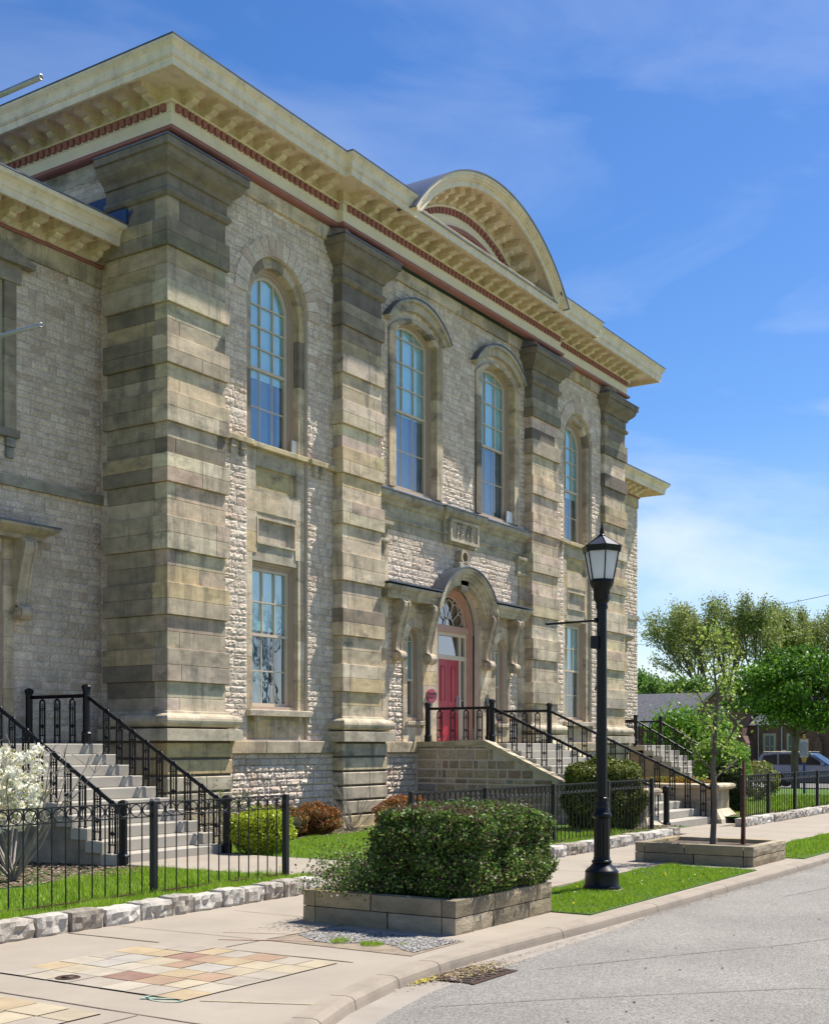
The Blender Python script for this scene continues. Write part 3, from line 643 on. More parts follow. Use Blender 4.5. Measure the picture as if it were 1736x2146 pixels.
for bx, lean in ((27.25,.3),(27.5,-.25),(27.75,.2),(28.0,-.3)):
    mb.path([(bx,WY-.165,7.2),(bx+lean*.15,WY-.18,7.35),(bx+lean*.35,WY-.17,7.5)], [.022,.018,.01], 6, (.40,.36,.28))
    for q in range(4): 
        a = random.uniform(0,2*PI); z = 7.3+q*.07; mb.path([(bx+lean*.1*q*.6,WY-.17,z),(bx+lean*.1*q*.6+.06*math.cos(a),WY-.19,z+.04),(bx+lean*.06*q+.1*math.cos(a),WY-.17,z+.07)], [.02,.024,.006], 5, (.38,.35,.27))
mb.build('carved_panel', M['ashlar'], cor)
# --- canopy over the door
mb = MB(); ys = WY-.38
pf = [(0,5.36),(.26,5.37),(.27,5.44),(.30,5.46),(.31,5.53),(.37,5.58),(.39,5.62),(.39,5.66),(0,5.70)]
for x0, x1 in ((24.2,26.2),(29.0,30.65)):
    path = [(x0,WY),(x0,WY-.02),(x1,WY-.02)] if x0 < 27 else [(x0,WY-.02),(x1,WY-.02),(x1,WY)]
    mb.sweep(path, pf, (.33,.31,.24))
def CA(r, n=24, zc=4.85, zmin=5.36):
    a = math.acos((zmin-zc)/r); return [(CX-.02+r*math.sin(-a+2*a*k/n), zc+r*math.cos(-a+2*a*k/n)) for k in range(n+1)]
for r1, r0, yy in ((1.60,1.54,.39),(1.54,1.46,.36),(1.46,1.38,.30),(1.38,1.30,.26),(1.30,1.18,.20)): ring(mb, CA(r1), CA(r0), WY-yy, WY+.02, (.35,.325,.25))
can = part(mb, 'door_canopy', 'ashlar')
mb = MB(); ring(mb, CA(1.635,zmin=5.70), CA(1.605,zmin=5.70), WY-.42, WY+.02)
for x0, x1 in ((23.83,26.25),(28.95,31.0)): mb.box(x0, x1, WY-.43, WY+.02, 5.702, 5.725)
mb.build('canopy_flashing', M['lead'], can)
mb = MB(); mb.bbox(CX-.24, CX+.30, WY-.2, WY, 6.46, 6.62, .02, (.36,.34,.27))
ring(mb, [(CX+.03+.20*math.cos(t), 6.76+.19*math.sin(t)) for t in np.linspace(0,2*PI,21)], [(CX+.03+.13*math.cos(t), 6.76+.12*math.sin(t)) for t in np.linspace(0,2*PI,21)], WY-.2, WY-.02, (.37,.32,.24))
mb.box(CX-.1, CX+.16, WY-.1, WY-.02, 6.64, 6.88, (.26,.19,.12)); mb.build('carved_finial', M['ashlar'], can)
pr = [(0,5.36),(-.30,5.36),(-.36,5.30),(-.36,5.2),(-.32,5.08),(-.26,4.9),(-.19,4.6),(-.14,4.35),(-.13,4.2),(-.15,4.12)]
sc = [(-.17+.13*math.cos(t), 4.0+.14*math.sin(t)) for t in np.linspace(PI*.55, 2.2*PI, 14)]
def console(x, parent=None, wy=WY, dz=0, name='console'):
    mb = MB(); body = [(wy+a, z+dz) for a, z in pr]+[(wy-.12, 4.0+dz),(wy, 3.98+dz)]
    mb.prism(body, x-.115, x+.115, (.36,.315,.24), 'YZ')
    n_ = len(pr)                                                     # raised edge fillets along the S
    for u in (-.135,.095):
        pts = [(wy+a*1.05-.012, z+dz) for a, z in pr[1:]]; inn = [(wy+a+.05, z+dz) for a, z in pr[1:]][::-1]
        mb.prism(pts+inn, x+u, x+u+.04, (.38,.335,.255), 'YZ')
    mb.tube((x-.155, wy-.17, 4.02+dz), (x+.155, wy-.17, 4.02+dz), .08, n=12, c=(.40,.35,.27))
    mb.tube((x-.135, wy-.16, 4.02+dz), (x+.135, wy-.16, 4.02+dz), .135, n=16, c=(.37,.32,.25))
    return mb.build(name, M['ashlar'], parent or B)
for x in (24.62, 25.98, 28.95, 30.36): console(x)
# --- niche windows beside the door
for cx in (25.5, 29.87):
    w = big_window(cx, .4, 2.5, 4.45, .4, .34, .24, 0, WY+.12, 3.5, False, cols=1, stone=False, rows=(1,1))
    mb = MB(); mb.bbox(cx-.42, cx+.42, WY-.1, WY+.15, 2.38, 2.48, .012, (.42,.38,.3)); mb.build('window_sill', M['ashlar'], w)
# --- entrance door
mb = MB(); DY = WY+.18
for h1, h0, d in ((1.06,.99,0),(.99,.94,.03),(.94,.885,.06)): ring(mb, legs(CX, h1, 1.95, 4.95, h1), legs(CX, h0, 1.95, 4.95, h0), DY+d, DY+.2)
mb.box(CX-.9, CX+.9, DY+.04, DY+.2, 4.83, 5.0)
mb.plate([(CX+.9*math.cos(t), 4.99+.88*math.sin(t)) for t in np.linspace(0,PI,20)], [[(CX+.72*math.cos(t), 5.02+.72*math.sin(t)) for t in np.linspace(0,PI,20)]], DY+.1, DY+.13)
door = part(mb, 'entrance_door', 'rose')
mb = MB(); y = DY+.10
for u in (-.885,-.60,.52,.80): mb.box(CX+u, CX+u+.085, y, y+.09, 1.95, 4.83)
mb.box(CX-.88, CX+.88, y-.01, y+.09, 4.74, 4.83); mb.box(CX-.88, CX+.88, y-.012, y+.088, 4.12, 4.24)
for u in (-.80,.605): mb.box(CX+u, CX+u+.19, y+.02, y+.06, 1.95, 3.08)
for t in (PI*.2, PI*.4, PI*.6, PI*.8): mb.path([(CX+.2*math.cos(t), y, 5.02+.2*math.sin(t)), (CX+.72*math.cos(t), y, 5.02+.72*math.sin(t))], .016, 5)
mb.path([(CX+.2*math.cos(t), y, 5.02+.2*math.sin(t)) for t in np.linspace(0,PI,12)], .02, 5)
for k in range(5):
    t = PI*(.1+.2*k); c0 = (CX+.52*math.cos(t), 5.02+.52*math.sin(t)); R = .15
    mb.path([(c0[0]+R*math.cos(t+q), y, c0[1]+R*math.sin(t+q)) for q in np.linspace(-PI/2,PI/2,9)], .014, 5)
mb.build('door_casing', M['sash'], door)
for s in (-1, 1):
    mb = MB(); x0, x1 = sorted((CX+s*.005, CX+s*.515)); c0 = (x0+x1)/2
    mb.box(x0, x1, y+.03, y+.09, 1.95, 4.12)
    ring(mb, legs(c0, .12, 3.05, 3.85, .12, 10), legs(c0, .095, 3.08, 3.85, .095, 10), y+.012, y+.03); mb.box(c0-.12, c0+.12, y+.012, y+.03, 3.03, 3.06)
    mb.prism(arch(c0, .08, 3.1, 3.85, .08, 10), y+.018, y+.03); mb.box(c0-.12, c0+.12, y+.015, y+.03, 2.15, 2.8)
    lf = mb.build('door_leaf', M['doorred'], door)
mb = MB(); mb.path([(CX+.45,y+.03,3.15),(CX+.45,y-.03,3.13),(CX+.45,y-.03,2.8),(CX+.45,y+.03,2.78)], .016, 8); mb.box(CX+.42, CX+.48, y+.02, y+.032, 2.74, 3.2); mb.build('door_handle', M['tube'], lf)
mb = MB(); mb.add([(CX-.88,y+.05,3.08),(CX+.88,y+.05,3.08),(CX+.88,y+.05,4.83),(CX-.88,y+.05,4.83)], [(0,1,2,3)])
ol = [(CX+.72*math.cos(t), y+.04, 5.0+.72*math.sin(t)) for t in np.linspace(0,PI,20)]; mb.add(ol, [tuple(range(20))]); mb.build('door_glass', M['darkglass'], door)
mb = MB(); mb.box(CX-1.0, CX+1.0, y+.9, y+.95, 1.9, 6); mb.box(CX-1.05, CX-1.0, y+.1, y+.9, 1.9, 6); mb.box(CX+1.0, CX+1.05, y+.1, y+.9, 1.9, 6); mb.build('hall_shade', M['dark'], door)
mb = MB(); mb.box(CX+.66, CX+.74, y-.0, y+.02, 2.9, 3.06); mb.build('door_intercom', M['iron'], door)
# --- wings
def wing(x0, x1, cxd, left):
    mb = MB(); hol = [arch(cxd, .68, 1.9, 5.38, 0), arch(cxd, .68, 7.62, 10.28, 0)]
    mb.plate([(x0,-.2),(x1,-.2),(x1,11.3),(x0,11.3)], hol, 18.454, 18.6)
    if not left: mb.box(x1-.12, x1-.02, 18.6, 30, -.2, 11.3)
    else: mb.box(x0+.02, x0+.12, 18.6, 30, -.2, 11.3)
    w = part(mb, 'wing_wall', 'mortar')
    mb = MB(); H = [(cxd,.92,1.9,5.7,0),(cxd,.95,7.5,10.8,0)]
    rubble(mb, x0, x1, 1.97, 10.86, 18.45, holes=H, relief=.02 if left else .03); rubble(mb, x0, x1, 0, 1.9, 18.42, holes=H[:1], relief=.03)
    if not left: rubble(mb, 18.5, 30, 0, 10.86, x1, axis='Y', sgn=1)
    mb.build('wing_facing', M['rubble'], w)
    mb = MB(); mb.box(x0, x1, 18.36, 18.46, 6.60, 6.78, (.25,.24,.2)); mb.box(x0, x1, 18.40, 18.5, 1.75, 1.95, (.34,.31,.25))
    blocks(mb, cxd-.92, cxd+.92, 1.97, 5.72, 18.41, .06, holes=[(cxd,.68,1.9,5.39)], course=.5, length=(.3,.9))
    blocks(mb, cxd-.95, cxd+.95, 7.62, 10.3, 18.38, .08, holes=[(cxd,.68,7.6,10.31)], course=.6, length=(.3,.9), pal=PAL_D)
    mb.bbox(cxd-1.0, cxd+1.0, 18.33, 18.6, 7.47, 7.62, .01, (.2,.19,.16))
    for u in (-.82,.82): mb.box(cxd+u-.1, cxd+u+.1, 18.36, 18.46, 7.3, 7.46, (.24,.24,.23)); mb.box(cxd+u-.08, cxd+u+.08, 18.39, 18.46, 7.1, 7.29, (.24,.24,.23))
    mb.box(cxd-1.05, cxd+1.05, 18.36, 18.5, 10.3, 10.62, (.24,.22,.18))
    mb.prism([(cxd-1.28,10.62),(cxd+1.28,10.62),(cxd+1.3,10.72),(cxd,11.2) if False else (cxd,11.12),(cxd-1.3,10.72)], 18.25, 18.5, (.22,.2,.16))
    mb.build('wing_dressings', M['ashlar'], w)
    wp = [(x0,30),(x0,18.4),(x1,18.4),(x1,30)]
    wp = [(x0,18.4),(x1,18.4)] if left else [(x0,18.4),(x1,18.4),(x1,30)]
    if left: wp = [(x0,30),(x0,18.4),(x1,18.4)]
    mb = MB(); mb.sweep(wp, [(-.1,10.86),(0,10.87),(0,11.23),(-.1,11.23)], (.37,.33,.24)); mb.build('wing_architrave', M['ashlar'], w)
    mb = MB(); mb.sweep(wp, [(-.1,11.232),(.03,11.235),(.055,11.265),(.03,11.3),(-.1,11.3)]); mb.build('wing_red_moulding', M['red'], w)
    mb = MB(); mb.sweep(wp, [(-.1,11.302),(.01,11.302),(.01,11.62),(.04,11.68),(.71,11.68),(.71,11.44),(.765,11.44),(.765,11.57),(.785,11.58),(.785,11.62),(.80,11.66),(.85,11.72),(.90,11.75),(.91,11.78),(.91,11.83),(-.1,11.86)]); mb.build('wing_cornice', M['cream'], w)
    mb = MB(); mb.sweep(wp, [(-.1,11.865),(.92,11.834),(.93,11.834),(.93,11.86),(-.1,12.0)]); mb.box(x0, x1, 18.5, 29, 11.85, 12.05); mb.build('wing_roof', M['roof'], w)
    xs = np.arange(x1-.33, x0, -.5265) if left else np.arange(x0+.3, x1, .5265)
    for x in xs: bracket(x, 18.39, 11.675, parent=w)
    # upper window, doorway
    big_window(cxd, .8, 7.62, 10.28, 0, .68, .55, 0, 18.7, 8.95, False, cols=3, stone=False)
    mb = MB(); ring(mb, legs(cxd, .68, 1.95, 5.38, 0), legs(cxd, .56, 1.95, 5.26, 0), 18.55, 18.75); mb.box(cxd-.56, cxd+.56, 18.6, 18.7, 4.2, 4.32)
    d = mb.build('wing_door', M['rose'], B); mb = MB(); mb.box(cxd-.56, cxd+.56, 18.64, 18.7, 1.95, 4.2)
    for u in (-.28,.28): mb.box(cxd+u-.18, cxd+u+.18, 18.625, 18.64, 2.2, 2.9); mb.box(cxd+u-.18, cxd+u+.18, 18.625, 18.64, 3.1, 4.0)
    mb.build('door_leaf', M['doorred'], d); mb = MB(); mb.box(cxd-.56, cxd+.56, 18.65, 18.68, 4.32, 5.26); mb.build('transom_glass', M['darkglass'], d)
    mb = MB(); mb.sweep([(cxd-1.2,18.45),(cxd-1.2,18.4),(cxd+1.2,18.4),(cxd+1.2,18.45)], [(-.1,5.62),(.2,5.63),(.22,5.7),(.3,5.74),(.42,5.82),(.42,5.87),(-.1,5.9)], (.3,.27,.2)); cn_ = mb.build('wing_door_canopy', M['ashlar'], d)
    mb = MB(); mb.sweep([(cxd-1.2,18.45),(cxd-1.2,18.4),(cxd+1.2,18.4),(cxd+1.2,18.45)], [(-.1,5.905),(.43,5.872),(.44,5.872),(.44,5.9),(-.1,5.94)]); mb.build('canopy_flashing', M['lead'], cn_)
    for u in (-1, 1): console(cxd+u, parent=d, wy=18.42, dz=.27)
wing(10.9, 17.12, 14.05, True); wing(37.95, 43.95, 40.95, False)
mb = MB(); mb.add([(16.85,17.5,11.87),(16.85,18.9,11.87),(16.85,18.9,12.5),(16.85,18.2,12.3),(16.85,17.75,11.95),(16.85,17.3,12.1)], [(0,1,2,3,4),(0,4,5)])
mb.box(16.8, 16.86, 17.45, 18.5, 11.85, 12.12); mb.box(16.95, 17.07, 18.0, 19.2, 11.9, 12.55); part(mb, 'blue_flashing', 'blue')
# ================================================================== the ground
def struct(mb, name, m): return mb.build(name, M[m], None, kind='structure')
def zl(x, y): return .16 - .13*max(0, min(1, (y-9.6)/6.6))           # the front lawn falls slightly towards the wall
KF = [(-20,1.2),(3,3.2),(5,4.3),(6.5,5.02),(7.3,5.3),(8.2,5.5),(9.2,5.6),(10.2,5.6),(12,5.52),(15,5.48),(20,5.46),(200,5.3)]   # kerb foot
def off(path, d):
    out = []
    for i, p in enumerate(path):
        a = Vector(path[max(i-1,0)]); b = Vector(path[min(i+1,len(path)-1)]); t = (b-a).normalized(); out.append((p[0]-t.y*d, p[1]+t.x*d))
    return out
RZ = -.09
mb = MB(); mb.add([(-400,-600,-.4),(900,-600,-.4),(900,900,-.4),(-400,900,-.4)], [(0,1,2,3)]); struct(mb, 'ground', 'field')
mb = MB(); K = [(x, y) if x < 100 else (x, y) for x, y in off(KF[:-3]+[(13.2,5.5),(15,5.48),(20,5.46),(200,5.3)], 0)]; K = [(a, b-(.30 if a < 11 else .17 if a < 12.6 else .03 if a < 14 else -.03)) for a, b in K]; vs = [(x, y, RZ) for x, y in K]+[(x, -14, RZ) for x, y in K]; n = len(K)
mb.add(vs, [(k, k+1, n+k+1, n+k) for k in range(n-1)]); struct(mb, 'road', 'asphalt')
mb = MB(); KG = KF[:-2]; K0, K1 = off(KG, -.36), off(KG, .02); vs = [(x, y, RZ-.004) for x, y in K0]+[(x, y, RZ-.004) for x, y in K1]
n = len(K0); mb.add(vs, [(k, k+1, n+k+1, n+k) for k in range(n-1)]); struct(mb, 'gutter', 'gutter')
mb = MB()                                                            # kerb in cast lengths
def interp(path, s):
    for a, b in zip(path[:-1], path[1:]):
        if a[0] <= s <= b[0]: t = (s-a[0])/(b[0]-a[0]); return (a[0]+(b[0]-a[0])*t, a[1]+(b[1]-a[1])*t)
s = 3.2; cuts = []
while s < 60: cuts.append(s); s += random.uniform(.5,.9) if s < 8.5 else random.uniform(2.2,3.4)
for a, b in zip(cuts[:-1], cuts[1:]):
    pts = [interp(KF, u) for u in [a+.006]+[k for k, _ in KF if a+.05 < k < b-.05]+[b-.006]]
    mb.sweep([(x, y) for x, y in pts], [(-.21,-.2),(-.21,.006),(-.07,.008),(-.03,.0),(-.008,-.02),(0,-.05),(.015,RZ-.05)])
mb.sweep([interp(KF, u) for u in (3.2,5,6.5,7.3,8.2,9.2,10.2,12,15,20,59)], [(-.20,-.2),(-.20,.0),(-.07,.002),(-.035,-.008),(-.015,-.025),(-.008,-.05),(.008,RZ-.05)])
struct(mb, 'kerb', 'kerb')
mb = MB(); K2 = off(KF[:-1]+[(70,5.43)], .2); vs = [(x, y, 0) for x, y in K2]+[(x, 9.62, 0) for x, y in K2]; n = len(K2)
mb.add(vs, [(k, k+1, n+k+1, n+k) for k in range(n-1)]); mb.box(12.72, 15.15, 9.5, 10.6, -.2, -.0005); mb.box(25.2, 29.3, 9.5, 10.6, -.2, -.0005); struct(mb, 'pavement', 'concrete')
mb = MB()
def strip(p, q, w, z=.004):
    p, q = Vector(p), Vector(q); d = (q-p); L = d.length; d.normalize(); nn = Vector((-d.y, d.x)); k = max(1, int(L/.15)); L_, R_ = [], []
    for i in range(k+1):
        c = p+d*(L*i/k); a, b = w*random.uniform(.5,1.3)/2, w*random.uniform(.5,1.3)/2; L_.append((c.x+nn.x*a, c.y+nn.y*a, z)); R_.append((c.x-nn.x*b, c.y-nn.y*b, z))
    mb.add(L_+R_, [(i, i+1, k+2+i, k+1+i) for i in range(k)])
strip((8.60,6.2),(8.42,9.55),.03); strip((6.13,5.4),(6.10,9.6),.02); strip((3.7,4.2),(3.6,9.6),.02); strip((9.14,7.62),(9.05,9.55),.010)
for x in np.arange(10.6, 60, 1.52): strip((x,7.35 if x < 18.4 or x > 20.5 else 8),(x,9.3),.010)
strip((8.62,7.66),(10.35,7.6),.02); strip((9.14,5.95),(9.14,7.62),.02); strip((2,6.2),(6.1,6.22),.012); strip((12.4,7.36),(18.6,7.3),.035); strip((2,8.15),(6.1,8.2),.01)
struct(mb, 'pavement_joints', 'joint')
# sandstone inlay
PT = [((.36,.275,.165),3), ((.38,.315,.215),5), ((.37,.32,.245),6), ((.23,.13,.095),1.3), ((.32,.215,.14),1.4), ((.36,.33,.28),2)]
mb = MB(); mb2 = MB()
def tiles(x0, x1, y0, y1, w, skip=()):
    mb2.add([(x0+.01,y0+.01,.004),(x1-.01,y0+.01,.004),(x1-.01,y1-.01,.004),(x0+.01,y1-.01,.004)], [(0,1,2,3)])
    nx = round((x1-x0)/w); k = 0
    for i in range(nx):
        a, b = x0+(x1-x0)*i/nx, x0+(x1-x0)*(i+1)/nx; y = y0+(i % 2)*-.0; ys = splits(y0, y1, w*.8, w*1.15)
        for p, q in zip(ys[:-1], ys[1:]):
            g = random.uniform(.003,.008); j = lambda: random.uniform(-.004,.004)
            z = .009+random.uniform(0,.002); vs = [(a+g+j(),p+g+j(),z),(b-g+j(),p+g+j(),z),(b-g+j(),q-g+j(),z),(a+g+j(),q-g+j(),z)]
            edge = i in (0, nx-1) or p == ys[0] or q == ys[-1]
            mb.add(vs, [(0,1,2,3)], (.325,.28,.222) if edge and random.random() < .34 else pick(PT))
tiles(6.62, 8.5, 6.28, 8.35, .30); tiles(4.1, 6.0, 6.45, 8.6, .32); tiles(1.6, 3.6, 6.4, 8.6, .32)
struct(mb, 'tile_paving', 'tile'); struct(mb2, 'tile_bedding', 'bedding')
mb = MB(); mb.add([(9.15,5.97,.004),(10.12,5.99,.004),(10.12,7.58,.004),(9.15,7.6,.004)], [(0,1,2,3)]); struct(mb, 'bare_earth_bed', 'sandy')
# verge strips, lawns
mb = MB()
for x0, x1, y0, y1 in ((12.42,18.25,5.76,7.25),(20.55,60,5.7,6.95)): 
    mb.box(x0, x1, y0, y1, -.1, .012)
struct(mb, 'verge_soil', 'lawn')
def sheet(mb, x0, x1, y0, y1, zf, nx=12, ny=12):
    vs = [(x0+(x1-x0)*i/nx, y0+(y1-y0)*j/ny, zf(x0+(x1-x0)*i/nx, y0+(y1-y0)*j/ny)) for i in range(nx+1) for j in range(ny+1)]
    mb.add(vs, [(i*(ny+1)+j, (i+1)*(ny+1)+j, (i+1)*(ny+1)+j+1, i*(ny+1)+j+1) for i in range(nx) for j in range(ny)], smooth=True)
mb = MB(); sheet(mb, -12, 12.9, 9.72, 18.4, zl); sheet(mb, 12.9, 15.15, 10.62, 18.4, lambda x,y: zl(x,y)-.06); sheet(mb, 15.15, 25.3, 9.4, 16.5, zl); sheet(mb, 25.3, 29.3, 10.5, 16.5, lambda x,y: -.02); sheet(mb, 29.3, 44.2, 9.3, 18.4, zl)
struct(mb, 'lawn_base', 'lawn')
mb = MB(); sheet(mb, 44.2, 61, 9.25, 60, lambda x,y: .1-.42*max(0,(x-52)/9)); sheet(mb, 76, 210, 7, 120, lambda x,y: -.25, 4, 4); struct(mb, 'park_grass', 'field')
mb = MB(); mb.box(61, 76, 6.5, 200, -.5, -.38); struct(mb, 'side_street', 'asphalt')
mb = MB(); mb.bbox(12.92, 15.12, 10.5, 13.75, -.1, .125, .01); struct(mb, 'path', 'concrete')
mb = MB(); mb.add([(44.5,11.0,.13),(47.0,12.6,.08),(47.2,12.3,.08),(44.7,10.7,.13)],[(0,1,2,3)]); struct(mb, 'park_path', 'concrete')
# paint marks on the pavement
mb = MB(); strip((8.93,8.03),(9.35,7.15),.05,.0075); strip((9.3,8.3),(9.6,7.6),.025,.0075); tag(mb.build('paint_mark', M['chalkred']), 'faint pink utility line sprayed on the pavement beside the edging stones', 'paint mark', kind='structure')
mb = MB(); strip((6.52,6.62),(6.68,6.3),.05,.0075); mb.add([(6.60+r*1.0*math.cos(t), 6.46+r*2.0*math.sin(t), .0075) for r in (.09,.075) for t in np.linspace(0,2*PI,21)], [(k,k+1,22+k,21+k) for k in range(20)]); mb.build('paint_mark', M['chalkteal'], kind='structure')
mb = MB(); strip((6.7,6.2),(7.05,5.4),.025,.0075); mb.build('paint_mark', M['chalkyel'], kind='structure')
mb = MB()                                                            # cracks in the road
for p in ([(9.6,4.95),(11,4.2),(12.2,3.5),(14.2,2.7),(17,1.2)], [(16,4.7),(19,4.2),(24,3.7)], [(21,4.7),(27,4.1)], [(7.8,4.9),(8.6,4.2),(10,2.8),(10.6,1.7)]):
    for a, b in zip(p[:-1], p[1:]): strip(a, b, .010, RZ+.004)
struct(mb, 'road_cracks', 'joint')
# ------------------------------------------------------------------ leaves, blades, gravel
def quads(name, m, ctr, size, pal, parent=None, aspect=1.6, up=None, jit=.25, flat=False, **kw):
    ctr = np.asarray(ctr, dtype=np.float32); n = len(ctr)
    d = RNG.normal(size=(n,3)); 
    if up is not None: d = d*up[1]+np.array(up[0])
    d /= np.linalg.norm(d, axis=1)[:,None]+1e-9; r = RNG.normal(size=(n,3))
    if flat: d[:,2] *= .22; r = r*.18+np.array([0,0,1.])
    e = np.cross(d, r); e /= np.linalg.norm(e, axis=1)[:,None]+1e-9
    s = size*(1+RNG.uniform(-jit, jit, n))[:,None]; a = d*s*aspect/2; b = e*s/2
    v = np.stack([ctr-a, ctr+b*.9, ctr+a, ctr-b*.9], 1).reshape(-1,3)
    me = bpy.data.meshes.new(name); me.vertices.add(4*n); me.vertices.foreach_set('co', v.astype(np.float32).ravel())
    me.loops.add(4*n); me.loops.foreach_set('vertex_index', np.arange(4*n, dtype=np.int32)); me.polygons.add(n)
    me.polygons.foreach_set('loop_start', np.arange(0, 4*n, 4, dtype=np.int32)); me.update(calc_edges=True)
    w = np.array([p[1] for p in pal], float); idx = RNG.choice(len(pal), n, p=w/w.sum()); c = np.array([p[0] for p in pal])[idx]*RNG.uniform(.8, 1.2, (n,1))
    at = me.attributes.new('tint', 'FLOAT_COLOR', 'FACE'); at.data.foreach_set('color', np.c_[c, np.ones(n)].astype(np.float32).ravel())
    me.materials.append(M[m]); return link(name, me, parent, **kw)
def blades(name, label, x0, x1, y0, y1, n, h, zf, pal, keep=None, cat='grass', w=.007, kind='stuff'):
    x = RNG.uniform(x0, x1, n); y = RNG.uniform(y0, y1, n)
    if keep is not None: k = keep(x, y); x, y = x[k], y[k]
    n = len(x); z = np.array([zf(a, b) for a, b in zip(x, y)]); a = RNG.uniform(0, 2*PI, n)
    clump = .7+.5*np.sin(x*5.1+np.sin(y*4.)*2)*np.sin(y*6.3+x*1.3)
    hh = h*RNG.uniform(.5, 1.25, n)*clump; lx, ly = RNG.normal(0,.35,n)*hh, RNG.normal(0,.35,n)*hh; ww = w*RNG.uniform(.7,1.4,n)
    v = np.stack([np.c_[x-np.cos(a)*ww/2, y-np.sin(a)*ww/2, z], np.c_[x+np.cos(a)*ww/2, y+np.sin(a)*ww/2, z], np.c_[x+lx, y+ly, z+hh]], 1).reshape(-1,3)
    me = bpy.data.meshes.new(name); me.vertices.add(3*n); me.vertices.foreach_set('co', v.astype(np.float32).ravel())
    me.loops.add(3*n); me.loops.foreach_set('vertex_index', np.arange(3*n, dtype=np.int32)); me.polygons.add(n)
    me.polygons.foreach_set('loop_start', np.arange(0, 3*n, 3, dtype=np.int32)); me.update(calc_edges=True)
    wt = np.array([p[1] for p in pal], float); idx = RNG.choice(len(pal), n, p=wt/wt.sum()); c = np.array([p[0] for p in pal])[idx]*RNG.uniform(.8,1.2,(n,1))
    at = me.attributes.new('tint', 'FLOAT_COLOR', 'FACE'); at.data.foreach_set('color', np.c_[c, np.ones(n)].astype(np.float32).ravel())
    me.materials.append(M['blade']); return link(name, me, None, label=label, cat=cat, kind=kind)
PG = [((.27,.43,.02),4), ((.38,.54,.04),4), ((.17,.30,.015),2), ((.44,.44,.12),.6)]
blades('grass', 'bright green lawn growing behind the near black fence', 7.4, 12.85, 9.86, 14.2, 42000, .085, zl, PG, keep=lambda x,y: ~((y > 12.6+.35*np.sin(x*1.7)) & (x < 12.9)), w=.009)
blades('grass', 'bright green lawn between the side path and the planted wall bed', 15.2, 23.5, 9.6, 15.0, 42000, .075, zl, PG, w=.011)
blades('grass', 'short green verge grass round the foot of the street lamp', 12.44, 18.22, 5.78, 7.22, 36000, .05, lambda x,y: .012, PG, w=.008, keep=lambda x,y: (np.sin(x*9+np.sin(y*7))*np.sin(y*11+x) > -.85))
blades('grass', 'green verge grass beyond the empty stone tree planter', 20.6, 34, 5.75, 6.9, 26000, .055, lambda x,y: .012, PG, w=.012)
blades('grass', 'green lawn behind the farther black fence', 30, 44.2, 9.4, 17.5, 30000, .09, zl, PG, w=.03)
blades('weed_tufts', 'small green weed tufts on the gravel bed by the kerb', 9.18, 9.7, 6.1, 7.2, 5200, .05, lambda x,y: .006, PG, w=.006, cat='weeds',
   keep=lambda x,y: (np.hypot(x-9.42,(y-6.95)*1.1) < .10)|(np.hypot(x-9.45,y-6.6) < .11)|(np.hypot(x-9.6,y-6.33) < .06))
blades('weed_tufts', 'ragged grass growing along the top of the near edging stones', 7.4, 12.7, 9.78, 10.0, 7000, .09, zl, PG, w=.008, cat='weeds')
n = 9000; gx = RNG.uniform(9.2, 10.1, n); gy = RNG.uniform(6.02, 7.55, n); k = (gx-9.2) > .22+.12*np.sin(gy*6)
quads('gravel', 'tile', np.c_[gx[k], gy[k], np.full(k.sum(), .012)], .022, [((.34,.33,.31),4),((.24,.23,.21),3),((.42,.41,.40),2)], aspect=1.1, flat=True, label='pale gravel scattered in the bed before the hedge planter', cat='gravel', kind='stuff')
def chips(name, label, boxes, n, zf):
    P = []
    for x0, x1, y0, y1 in boxes:
        m = int(n*(x1-x0)*(y1-y0)); x = RNG.uniform(x0, x1, m); y = RNG.uniform(y0, y1, m); P.append(np.c_[x, y, [zf(a, b)+.018 for a, b in zip(x, y)]])
    quads(name, 'mulch', np.concatenate(P), .035, [((.16,.10,.07),4),((.26,.18,.13),3),((.09,.06,.045),3),((.36,.29,.24),1)], aspect=2.2, flat=True, label=label, cat='mulch', kind='stuff')
chips('mulch', 'brown wood chip mulch covering the beds along the wall', [(15.3,25.2,14.9,16.4),(29.3,39.5,14.9,16.4)], 420, zl)
chips('mulch', 'brown wood chip mulch beneath the white flowering bush', [(8.2,12.9,12.45,17.5)], 520, zl)
chips('mulch', 'dark mulch round the clipped shrubs inside the far fence', [(22.2,25.2,9.5,11.6),(29.6,32.2,9.4,11.8)], 350, zl)
